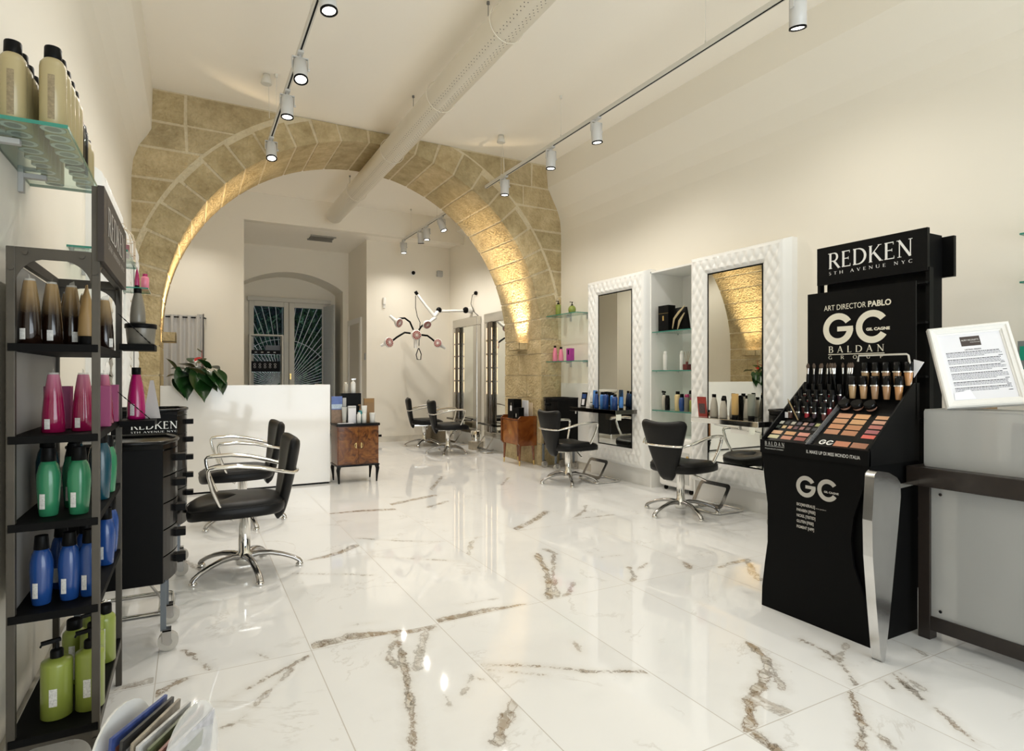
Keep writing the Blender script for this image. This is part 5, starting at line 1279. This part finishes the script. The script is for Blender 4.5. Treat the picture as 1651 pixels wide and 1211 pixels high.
# things on the nightstand
ZN = .6225
boxat('black_box', 'tall black box with a bottle picture on the orange-brown cabinet', 'box', 3.88, 7.10, ZN, .12, .17, .26, [BLACK, PAPER, GREYB], extra=lambda m: (m.box(-.061, -.06, -.03, .02, .10, .17, 1), m.box(-.0615, -.06, -.02, .0, .17, .21, 2)))
boxat('black_box', 'small black box in front of the taller one on the orange-brown cabinet', 'box', 3.86, 6.94, ZN, .08, .13, .15, [BLACK, GREYP], extra=lambda m: m.box(-.041, -.04, .0, .02, .02, .07, 1))
boxat('brochure', 'pale brochure standing behind the black boxes', 'brochure', 4.0, 7.02, ZN, .012, .16, .24, [PAPER], tilt=0)
boxat('brochure', 'thin brochure leaning by the pier behind the black boxes', 'brochure', 4.04, 6.95, ZN, .006, .12, .21, [mat('buff', (.62, .52, .38), .5)])
# ---------------------------------------------------------------- plant on the desk
t = thing('anthurium_plant', 'green anthurium with a red flower spilling over the left end of the white desk', 'plant', (.06, 6.90, .78))
LEAF = mat('anthurium_leaf', (.008, .038, .007), .25, nscale=8, namt=.5); LEAF2 = mat('anthurium_old_leaf', (.07, .065, .015), .3)
m = M(); m.lathe([(.07, 0), (.09, .16), (.10, .20), (.095, .20), (.08, .17), (.0, .17)], 26); m.build('pot', WHITE, t)
rr = random.Random(5)
def heart(m, base, tip, w, mi=0, droop=.3):
    b, tp = Vector(base), Vector(tip); ax = tp-b; Ln = ax.length; ax.normalize(); side = ax.cross(Vector((0, 0, 1)))
    if side.length < .1: side = Vector((1, 0, 0))
    side.normalize(); n = side.cross(ax)
    N_ = 9; vs = []
    for i in range(N_+1):
        v = i/N_; ww = w*(math.sin(PI*min(1, (v*.97+.10)))**.7)*(1-.55*v)*1.35
        for s_ in (-1, -.5, 0, .5, 1):
            lobe_ = .16*Ln*max(0, 1-v*3.5)*(abs(s_) > .3)
            p = b + ax*(Ln*v-lobe_) + side*(s_*ww) + n*(abs(s_)*ww*.28) - Vector((0, 0, droop*Ln*v*v*.5))
            vs.append(p)
    m.add(vs, [(j*5+i, j*5+i+1, j*5+i+6, j*5+i+5) for j in range(N_) for i in range(4)], mi, True)
lv = [((-.19, -.10, .49), (-.25, -.11, .58), .05), ((-.12, -.14, .46), (-.10, -.22, .28), .065), ((-.17, -.12, .36), (-.13, -.20, .26), .05), ((.02, -.12, .42), (-.06, -.19, .50), .05), ((.0, -.16, .44), (.04, -.23, .26), .08), ((.08, -.12, .50), (.02, -.16, .58), .05),
      ((.12, -.12, .44), (.18, -.20, .34), .055), ((.17, -.10, .46), (.23, -.16, .38), .045), ((.20, -.10, .38), (.22, -.15, .28), .035), ((-.06, -.10, .50), (-.14, -.14, .54), .06), ((-.03, -.14, .36), (-.12, -.20, .32), .06), ((.06, -.14, .36), (.14, -.2, .30), .06), ((-.10, .05, .48), (-.2, .08, .50), .06), ((.1, .05, .50), (.18, .1, .50), .06), ((-.01, .02, .55), (.0, .1, .60), .06), ((-.07, -.13, .40), (-.16, -.18, .40), .055), ((.04, -.1, .46), (.10, -.18, .44), .04), ((-.16, -.05, .42), (-.24, -.08, .42), .045), ((.14, -.04, .42), (.21, -.06, .44), .04), ((-.02, -.06, .50), (.05, -.13, .47), .045), ((-.10, -.12, .42), (-.17, -.15, .47), .04)]
for i, (a, b, w) in enumerate(lv):
    m = M(); heart(m, (a[0]*1.05, a[1]*1.0, a[2]*1.0), (a[0]+(b[0]-a[0])*1.5, a[1]+(b[1]-a[1])*1.35, a[2]+(b[2]-a[2])*1.4), w*1.45); m.build('leaf', LEAF if i not in (3, 9) else LEAF2, t, fix=False)
m = M()
for a, b, w in lv: m.tube([(0, 0, .17), (a[0]*.5, a[1]*.4, a[2]*.75), a], .0035, 6)
m.build('stem', mat('stem_green', (.10, .16, .05), .5), t)
m = M(); heart(m, (.03, -.05, .60), (-.03, -.12, .57), .035); heart(m, (.05, -.03, .55), (.10, -.09, .53), .03); m.tube([(0, 0, .17), (.04, -.03, .4), (.04, -.04, .68)], .003, 6); m.tube([(.04, -.04, .66), (.0, -.08, .69)], .005, 6, 1); m.build('red_flower', [mat('flower_red', (.42, .012, .010), .6, spec=.15), LEAF2], t, fix=False)
# display cabinet before the rear window
t = thing('window_cabinet', 'pale glass-shelved display cabinet standing before the left window pane', 'display cabinet', (.96, 12.05, 0))
m = M(); m.box(0, .03, 0, .3, 0, 1.95); m.box(.57, .60, 0, .3, 0, 1.95); m.box(0, .6, 0, .3, 1.95, 1.975); m.build('cabinet_frame', FR, t)
for z in (1.60, 1.27, .9): m = M(); m.box(.03, .57, 0, .3, z-.008, z); m.build('glass_shelf', GLASS, t)
def ticks(m):
    for i in range(4): m.box(-.2+.11*i, -.16+.11*i, -.051, -.05, .03, .05, 1)
boxat('black_box', 'black product box row on the upper shelf of the window cabinet', 'box', 1.26, 12.2, 1.601, .5, .10, .08, [BLACK, GREYP], extra=ticks)
boxat('black_box', 'tall black box at the right on the upper shelf of the window cabinet', 'box', 1.40, 12.28, 1.601, .28, .05, .18, [mat('smoked', (.05, .05, .05), .3)])
def rings(m):
    for i in range(5):
        for z in (.09, .14): m.tube([(-.20+.09*i+.018*math.cos(2*PI*q/12), -.052, z+.018*math.sin(2*PI*q/12)) for q in range(12)], .003, 5, 1, closed=True)
boxat('black_box', 'black printed product boxes in a row on the lower shelf of the window cabinet', 'box', 1.26, 12.2, 1.271, .5, .10, .20, [BLACK, PAPER], extra=rings)
boxat('red_pot', 'small dark red pot on the sill at the right of the rear window', 'pot', 2.36, 12.46, .12, .1, .08, .86, [BRN])
# ---------------------------------------------------------------- make-up display (right)
t = thing('makeup_display', 'black make-up display with curved pedestal, sloping tester tray and large header card', 'display stand', (2.63, 1.55, 0))
DW, DD = .565, .40
left = [(0.0, 0), (.004, .10), (.03, .22), (.075, .34), (.088, .45), (.075, .56), (.03, .70), (.0, .80)]
left2 = [(0.0, 0), (.003, .10), (.018, .22), (.036, .34), (.044, .42), (.038, .52), (.018, .66), (.0, .80)]
poly = [(y, z) for y, z in left] + [(DW-y, z) for y, z in left2[::-1]]
m = M(); m.prism(poly, 0, .012, 'X'); pf = m.build('front_panel', BLACKM, t)
m = M(); m.box(.03, DD, .012, DW-.012, .0, .80); m.build('pedestal', BLACKM, t)
m = M(); gclogo(m, .104, basis((-.0012, .362, .608), (0, -1, 0), (0, 0, 1)))
for i, s_ in enumerate(('BIO[MINERALS]', 'PARABEN [FREE]', 'NICKEL [TESTED]', 'GLUTEN [FREE]', 'PIGMENT [HPP]')):
    btext(m, s_, .019, basis((-.0012, .360, .562-.0275*i), (0, -1, 0), (0, 0, 1)), width=[.097, .099, .099, .090, .092][i], bold=.0004)
btext(m, 'senza parabeni', .008, basis((-.0012, .258, .562), (0, -1, 0), (0, 0, 1)), width=.052)
m.build('lettering', LSILV, pf)
# tray case: front lip, side cheeks, sloping deck
m = M(); m.box(-.012, .004, 0, DW, .800, .868); fl_ = m.build('front_lip', BLACK, t)
m = M(); btext(m, 'IL MAKE UP DI MISS MONDO ITALIA', .022, basis((-.0125, .300, .826), (0, -1, 0), (0, 0, 1)), width=.262, bold=.0003)
stext(m, 'BALDAN', .019, basis((-.0125, .535, .842), (0, -1, 0), (0, 0, 1)), width=.115, gap=.3)
m.add([tuple(basis((-.0125, .535, .837), (0, -1, 0), (0, 0, 1)) @ Vector(v)) for v in ((0, 0, .001), (.115, 0, .001), (.115, .0015, .001), (0, .0015, .001))], [(0, 1, 2, 3)])
btext(m, 'ITALIAN BEAUTY COMPANY', .008, basis((-.0125, .535, .822), (0, -1, 0), (0, 0, 1)), width=.110)
m.build('lettering', mat('print_soft', (.55, .55, .53), .5), fl_)
for y in (0, DW-.008):
    m = M(); m.prism([(-.01, .800), (DD-.01, .800), (DD-.01, 1.165), (.345, 1.165), (.0, .878)], y, y+.008, 'Y'); m.build('side_cheek', BLACK, t)
m = M(); m.prism([(0, .81), (DD-.02, .81), (DD-.02, 1.09), (.325, 1.085), (.0, .848)], .008, DW-.008, 'Y'); m.build('tester_deck', BLACKM, t)
SL = math.atan(.73)
m = M(); m.X = Matrix.Translation((.0, .302, .850)) @ Matrix.Rotation(-SL, 4, 'Y'); m.box(0, .38, -.003, .003, 0, .025); m.build('divider', mat('clear_strip', (.25, .25, .25), .1, alpha=.5), t)
# header card
m = M(); m.box(DD-.04, DD-.032, 0, DW-.01, .98, 1.645); hc = m.build('header_card', BLACK, t)
HB = lambda y, z: basis((DD-.0405, y, z), (0, -1, 0), (0, 0, 1))
m = M(); btext(m, 'ART DIRECTOR', .040, HB(.458, 1.545), width=.225, bold=.0); btext(m, 'PABLO', .040, HB(.224, 1.545), width=.112, bold=.0012)
gclogo(m, .165, HB(.463, 1.362)); stext(m, 'BALDAN', .034, HB(.433, 1.320), width=.29, gap=.42)
m.add([tuple(HB(.434, 1.309) @ Vector(v)) for v in ((0, 0, .001), (.292, 0, .001), (.292, .004, .001), (0, .004, .001))], [(0, 1, 2, 3)])
stext(m, 'GROUP', .018, HB(.433, 1.286), width=.285, gap=1.9); m.build('lettering', LCREAM, hc)
# palettes on the sloping deck
def deck(s, y, up=.0): # position on the slope
    return Vector((2.63 + s*math.cos(SL) - up*math.sin(SL), 1.55+y, .848 + s*math.sin(SL) + up*math.cos(SL)))
def palette(label, y0, y1, s0, s1):
    o = thing('makeup_palette', label, 'palette', tuple(deck(s0, y0, .002)), group='make-up palettes', rot=(0, -SL, 0))
    m = M(); m.box(0, s1-s0, 0, y1-y0, 0, .006); m.build('tray', BLACKG, o); return o
def pan(o, s, y, ds, dy, mt, P):
    s -= P[0]+ds/2; y -= P[1]+dy/2
    m = M(); m.box(s, s+ds, y, y+dy, .006, .0075); m.build('colour_pan', mt, o, bevel=.0012)
SK = [mat('powder_%d' % i, c, .8) for i, c in enumerate(((.62, .33, .20), (.68, .38, .19), (.58, .31, .17), (.62, .36, .18), (.56, .27, .14), (.50, .24, .12), (.48, .24, .14), (.46, .22, .12), (.66, .38, .22), (.64, .36, .26), (.52, .20, .17), (.42, .15, .16), (.72, .16, .13), (.52, .22, .13), (.38, .18, .11)))]
P = (.010, .012)
pr_ = palette('large black palette of skin-tone powders at the right of the display tray', P[1], .296, P[0], .285)
for r_ in range(4):
    for c_ in range(2): pan(pr_, .250-r_*.042, .240-c_*.086, .034, .070, SK[r_*2+c_], P)
for r_ in range(5): pan(pr_, .250-r_*.035, .058, .025, .060, SK[8+r_], P)
pan(pr_, .045, .150, .036, .072, SK[13], P); pan(pr_, .045, .068, .036, .072, SK[14], P)
m = M(); gclogo(m, .034, basis((.018, .262-P[1], .0062), (0, -1, 0), (1, 0, 0))); m.build('lettering', LWHITE, pr_)
P = (.010, .308)
pl_ = palette('black palette of small eyeshadows at the left of the display tray', P[1], .557, P[0], .190)
EY = [(.55, .54, .48), (.05, .05, .05), (.42, .40, .34), (.09, .08, .10), (.50, .30, .24), (.12, .08, .12), (.42, .42, .20), (.05, .06, .05), (.58, .42, .22), (.55, .28, .18), (.14, .07, .08), (.38, .18, .16), (.12, .08, .08), (.05, .05, .05)]
k = 0
for r_ in range(2):
    for c_ in range(7):
        pan(pl_, .165-r_*.035, .540-c_*.034, .022, .022, mat('shadow_%d' % k, EY[k], .7), P); k += 1
BL = [(.66, .42, .26), (.58, .32, .16), (.62, .28, .22), (.60, .56, .36), (.55, .26, .18), (.30, .10, .08)]
k = 0
for r_ in range(2):
    for c_ in range(3):
        pan(pl_, .085-r_*.036, .520-c_*.076, .026, .058, mat('blush_%d' % k, BL[k], .7), P); k += 1
pan(pl_, .06, .322, .055, .02, mat('shadow_dark', (.06, .06, .055), .6), P)
# foundation bottles, lipsticks, brushes
def item(name, lb, cat, p, fn, mats, g, rot=(0, 0, 0)):
    t = thing(name, lb, cat, tuple(p), group=g, rot=rot)
    for nm, f, mt in fn: part((name, nm), nm, f, mt, t)
    return t
def fnd(mt): return [('glass_vial', lambda m: m.lathe([(.012, 0), (.013, .002), (.018, .062), (.018, .064)], 18), mt), ('collar', lambda m: m.lathe([(.0205, .063), (.0205, .069)], 18), CHROME), ('cap', lambda m: m.lathe([(.0175, .069), (.0175, .110), (.015, .113)], 18), BLACKG)]
FT = [mat('foundation_%d' % i, c, .15, coat=.5) for i, c in enumerate(((.50, .34, .18), (.50, .31, .16), (.42, .26, .15), (.42, .24, .12), (.50, .25, .10)))]
for i in range(5):
    item('foundation_bottle', 'foundation bottle, %s from the left in the front row on the make-up display' % ORD[i], 'bottle', (2.93, 1.815-.0555*i, 1.085), fnd(FT[i]), 0, 'foundation bottles, front row')
    item('foundation_bottle', 'foundation bottle, %s from the left in the raised back row on the make-up display' % ORD[i], 'bottle', (2.972, 1.776-.051*i, 1.152), fnd(FT[i]), 0, 'foundation bottles, back row')
m = M(); m.box(2.955-2.63, 2.99-2.63, .01, .26, 1.085, 1.151); m.build('back_step', BLACKM, bpy.data.objects['makeup_display'])
for i in range(3):
    item('powder_pot', 'small black round powder pot, %s from the left below the foundations' % ORD[i], 'pot', deck(.318, .270-.064*i, .006), [('pot', lambda m: m.lathe([(.022, 0), (.024, .003), (.024, .012)], 20), SK[9]), ('lid', lambda m: m.lathe([(.027, .012), (.027, .034), (.024, .036)], 20), BLACKG)], 0, 'powder pots', rot=(0, -SL, 0))
LC = [mat('lip_%d' % i, c, .2) for i, c in enumerate(((.12, .04, .035), (.30, .01, .02), (.10, .05, .04), (.04, .02, .03), (.03, .03, .03)))]
rr = random.Random(3)
k = 0
for row, (x, z) in enumerate(((2.80, .978), (2.84, 1.005), (2.885, 1.04), (2.925, 1.07))):
    for c_ in range(5):
        y = 1.55+.335+c_*.046+rr.uniform(-.008, .008)
        LM = LC[(k*3+row) % 5]
        item('lipstick', 'lipstick tube, %s row from the front, %s from the right on the make-up display' % (ORD[row], ORD[c_]), 'lipstick', (x, y, z-.004), [('barrel', lambda m: m.lathe([(.010, 0), (.0115, .002), (.0115, .032)], 14), LM), ('band', lambda m: m.lathe([(.0128, .032), (.0128, .037)], 14), CHROME), ('cap', lambda m: m.lathe([(.0125, .037), (.0125, .088), (.011, .09)], 14), BLACKG)], 0, 'lipsticks and glosses')
        k += 1
BR = mat('brush_hair', (.10, .07, .05), .9)
for i in range(16):
    y = 1.55+.285+.017*i+rr.uniform(-.004, .004); x = 2.955+rr.uniform(-.012, .012)
    item('makeup_brush', 'upright make-up brush, %s in the row before the header card' % ('%s from the right' % ORD[i] if i < 14 else ('last but one' if i == 14 else 'leftmost')), 'brush', (x, y, 1.084), [('handle', lambda m: m.lathe([(.003, 0), (.007, .03), (.005, .12), (.004, .125)], 10), BLACKG), ('ferrule', lambda m: m.lathe([(.0045, .125), (.0055, .155)], 10), CHROME), ('bristles', lambda m: m.lathe([(.005, .155), (.0075, .168), (.002, .182)], 10), BR)], 0, 'make-up brushes', rot=(rr.uniform(-.16, .16), rr.uniform(-.1, .03), 0))
item('eye_pencil', 'gold pencil leaning over the left palette', 'pencil', deck(.19, .46, .010), [('shaft', lambda m: m.lathe([(.0035, 0), (.0035, .11), (.001, .122)], 8), mat('pencil_gold', (.28, .20, .10), .4))], 0, None, rot=(-.45, -.1, 0))
item('nail_bottle', 'small bottle with white label at the left end of the display tray', 'bottle', deck(.215, .54, .0), [('glass', lambda m: m.box(-.01, .01, -.01, .01, 0, .03), PAPER), ('cap', lambda m: m.lathe([(.008, .03), (.007, .06)], 12), BLACKG)], 0, None)
item('compact_case', 'black compact case lying before the lipsticks', 'compact', deck(.20, .40, .003), [('case', lambda m: m.box(-.02, .02, -.03, .03, 0, .012), BLACKG)], 0, None, rot=(0, -SL, 0))
t2 = thing('acrylic_holder', 'clear curved acrylic guard over the foundation bottles', 'holder', (2.63, 1.55, 0))
m = M(); m.tube([(.335, .012, 1.13), (.345, .012, 1.19), (.335, .012, 1.25), (.325, .014, 1.295), (.322, .02, 1.30), (.32, .245, 1.30), (.32, .25, 1.27)], .005, 6); m.build('rim', mat('acrylic_rim', (.55, .52, .45), .15), t2)
# ---------------------------------------------------------------- dark product tower behind
t = thing('product_tower', 'tall black product tower with white brand header behind the make-up display', 'display stand', (3.58, 1.79, 0))
m = M(); m.box(.04, .20, .03, .62, 0, 2.0); m.build('tower_body', BLACKM, t)
m = M(); m.box(-.012, .012, 0, .655, 1.78, 2.018); hd = m.build('header_board', BLACK, t)
m = M(); stext(m, 'REDKEN', .098, basis((-.0125, .578, 1.875), (0, -1, 0), (0, 0, 1)), width=.505); stext(m, '5TH AVENUE NYC', .019, basis((-.0125, .574, 1.836), (0, -1, 0), (0, 0, 1)), width=.50, gap=.5); m.build('lettering', LWHITE, hd)
m = M(); m.box(.20, .225, -.03, .655, 1.76, 1.99); m.build('rear_header', BLACK, t)
for z in (1.72, 1.50, 1.20, .95, .70, .40): m = M(); m.box(-.03, .04, .0, .65, z-.012, z); m.build('shelf', BLACK, t)
for y in (-.005, .64): m = M(); m.box(.0, .04, y, y+.02, 0, 1.80); m.build('post', BLACK, t)
m = M(); m.box(-.035, -.03, .0, .65, .945, .965); m.build('price_rail', CHROME, t)
m = M(); m.prism([(1.556, 1.19), (1.556, 1.275), (1.512, 1.262)], 2.984, 2.988, 'X')
tag(m.build('white_card', PAPER), 'small white pointed card tucked behind the right edge of the header card', 'card')
# ---------------------------------------------------------------- dark desk with frosted panels
t = thing('shop_desk', 'dark wood shop desk with frosted lower panel and curved aluminium leg on the right', 'desk', (2.95, 1.50, 0))
m = M(); m.box(-.05, .62, -2.2, .045, .700, .785); m.build('desk_top', DARKW, t, bevel=.003)
m = M(); m.box(.002, .05, -2.2, -.001, .045, .108); m.build('bottom_rail', DARKW, t, bevel=.002)
m = M(); m.box(.0, .06, -.03, .02, .0, .700); m.build('corner_post', DARKW, t, bevel=.002)
m = M(); m.box(.012, .020, -2.2, -.03, .108, .700); fp = m.build('frosted_panel', FROST, t)
m = M()
for z in (.14, .665): m.cyl((.006, -.07, z), (.012, -.07, z), .007, n=14)
m.build('panel_screw', CHROME, fp)
m = M(); m.box(.3, .34, -2.2, .0, .0, .70); m.build('rear_panel', mat('desk_rear', (.35, .35, .34), .6), t)
m = M(); m.bar((-.30, -.03, .72), (-.04, -.0, .72), .02, .02); m.build('leg_bracket', CHROME, t)
pf_ = [(-.462, .79), (-.44, .803), (-.36, .790), (-.30, .765), (-.275, .74), (-.272, .68), (-.29, .56), (-.325, .35), (-.36, .14), (-.388, .0), (-.412, .0), (-.425, .06), (-.452, .26), (-.475, .45), (-.480, .60)]
m = M(); m.prism(pf_, -.052, -.012, 'Y'); m.build('aluminium_leg', ALU, t, bevel=.012, seg=3)
t = thing('frosted_screen', 'frosted acrylic screen box standing on the dark shop desk', 'screen', (2.96, 1.50, .7855))
def rr_box(x0, x1, y0, y1, r): 
    out = []
    for cx, cy, a0 in ((x1-r, y1-r, 0), (x0+r, y1-r, 90), (x0+r, y0+r, 180), (x1-r, y0+r, 270)):
        out += [(cx+r*math.cos(rq(a0+15*i)), cy+r*math.sin(rq(a0+15*i))) for i in range(7)]
    return out
m = M(); m.prism([(y, z) for y, z in rr_box(-2.2, 0, 0, .260, .012)], 0, .006, 'X'); m.build('front_sheet', FROST, t)
m = M(); m.box(.006, .30, -2.2, -.001, .254, .260); m.build('top_sheet', FROST, t)
m = M(); m.box(.006, .30, -.006, 0, 0, .254); m.build('end_sheet', FROST, t)
boxat('brochure_holder', 'blurred grey and coloured brochure holder seen through the frosted screen', 'brochure holder', 3.05, 1.14, .786, .06, .11, .17, [GREYP, mat('cyan_print', (.1, .5, .5), .5), mat('red_print2', (.5, .08, .1), .5)], extra=lambda m: (m.box(-.035, .035, -.05, -.0, .17, .215, 1), m.box(-.035, .035, .0, .05, .17, .215, 2)))
boxat('brown_box', 'brown box behind the white picture frame on the desk', 'box', 3.35, 1.46, .786, .16, .10, .34, [KRAFT])
# price list frame leaning on the screen
yaw, lean, roll = -.873, .395, .1
R_ = Vector((math.cos(yaw), math.sin(yaw), 0)); n_ = Vector((math.sin(yaw), -math.cos(yaw), 0)); U_ = Vector((-n_.x*math.sin(lean), -n_.y*math.sin(lean), math.cos(lean)))
R2 = R_*math.cos(roll)+U_*math.sin(roll)
t = thing('price_list_frame', 'white framed price list leaning on top of the frosted screen', 'picture frame', (2.98, 1.416, 1.048))
FB = basis((0, 0, 0), R2, U_)
FWd, FHt, bw = .315, .399, .038
m = M(); m.X = FB
def ramp(u, v): pass
O = [(0, 0), (FWd, 0), (FWd, FHt), (0, FHt)]; I = [(bw, bw), (FWd-bw, bw), (FWd-bw, FHt-bw), (bw, FHt-bw)]
for k in range(4):
    a, b, c, d = [Vector(q) for q in (O[k], O[(k+1) % 4], I[(k+1) % 4], I[k])]
    pr = [(0, -.012), (0, .012), (.15, .018), (.35, .018), (.45, .012), (.8, .010), (.85, .004), (1, .002), (1, -.002)]
    vs = []
    for v, h in pr: p, q = a.lerp(d, v), b.lerp(c, v); vs += [(p.x, p.y, h), (q.x, q.y, h)]
    m.add(vs, [(2*i, 2*i+1, 2*i+3, 2*i+2) for i in range(len(pr)-1)])
m.add([(0, 0, -.012), (FWd, 0, -.012), (FWd, FHt, -.012), (0, FHt, -.012)], [(3, 2, 1, 0)])
m.build('frame_moulding', WHITEM, t, fix=False)
m = M(); m.X = FB; m.box(bw-.004, FWd-bw+.004, bw-.004, FHt-bw+.004, -.006, -.001); sh = m.build('price_sheet', PAPER, t)
m = M(); m.X = FB; z = -.0006
def rc(m, x0, x1, y0, y1, mi=0, zz=z): m.add([(x0, y0, zz), (x1, y0, zz), (x1, y1, zz), (x0, y1, zz)], [(0, 1, 2, 3)], mi)
cx = FWd/2
rc(m, cx-.038, cx+.038, FHt-bw-.062, FHt-bw-.014, 0)
btext(m, 'AURY NICOLETTI', .011, FB @ Matrix.Translation((cx-.034, FHt-bw-.036, z)) if False else Matrix.Translation((cx-.034, FHt-bw-.036, z)), 1, width=.066, ext=.0003)
btext(m, 'PARRUCCHIERI', .005, Matrix.Translation((cx-.002, FHt-bw-.046, z)), 1, width=.036, ext=.0003)
m.build('letterhead', [mat('letterhead_brown', (.06, .045, .04), .6), LWHITE], sh, fix=False)
m = M(); m.X = FB
btext(m, 'LISTINO PREZZI', .009, Matrix.Translation((cx-.03, FHt-bw-.083, z)), 0, width=.062, bold=.0002, ext=.0002)
rr = random.Random(9); y = FHt-bw-.093
GREYINK = mat('print_grey_ink', (.16, .16, .20), .7)
for para in (4, 4, 4, 5, 3, 3):
    for li in range(para):
        x = bw+.014; end = FWd-bw-.012-(.07*rr.random() if li == para-1 else .02*rr.random())
        while x < end:
            w = rr.uniform(.004, .013); rc(m, x, min(x+w, end), y, y+.0028 if li else y+.0038, 0 if li == 0 else 1); x += w+.0016
        y -= .0066
    rc(m, FWd-bw-.030, FWd-bw-.014, y, y+.003, 0); y -= .0085
m.build('printed_lines', [INK, GREYINK], sh, fix=False)
m = M(); m.X = FB; m.add([(bw+.002, bw+.002, .0015), (bw+.082, bw+.002, .0015), (bw+.068, bw+.048, .0015), (bw+.006, bw+.034, .0015)], [(0, 1, 2, 3)]); m.build('note_slip', mat('slip_white', (.9, .92, .98), .6), t, fix=False)
m = M(); m.X = FB; m.bar((FWd*.5, FHt*.6, -.012), (FWd*.5, FHt*.12, -.13), .05, .004); m.build('easel_strut', BLACK, t)
# wall shelves at the right edge
for z, lb in ((2.01, 'upper'), (1.735, 'middle'), (1.245, 'lower')):
    t = thing('glass_shelf', '%s glass wall shelf on the right wall beyond the price list frame' % lb, 'glass shelf', (4.15, .85, z))
    m = M(); m.box(0, .25, 0, .75, -.01, 0); m.build('glass_plate', GLASS, t); m = M(); m.box(-.0015, 0, 0, .75, -.01, 0); m.box(0, .25, .75, .7515, -.01, 0); m.build('glass_edge', GLASSE, t)
    m = M(); m.box(.18, .25, .6, .625, -.04, .01); m.build('bracket', GREYP, t)
m = M(); m.box(-.05, .05, -.05, .05, 0, .15); m.box(-.051, -.05, -.04, .04, .04, .12, 1)
o = m.build('product_carton', [mat('box_grey_green', (.25, .27, .26), .4), mat('emerald', (.02, .35, .22), .4)]); o.location = (4.20, 1.56, 1.246); tag(o, 'grey box with emerald label on the wall shelf at the right edge', 'box')
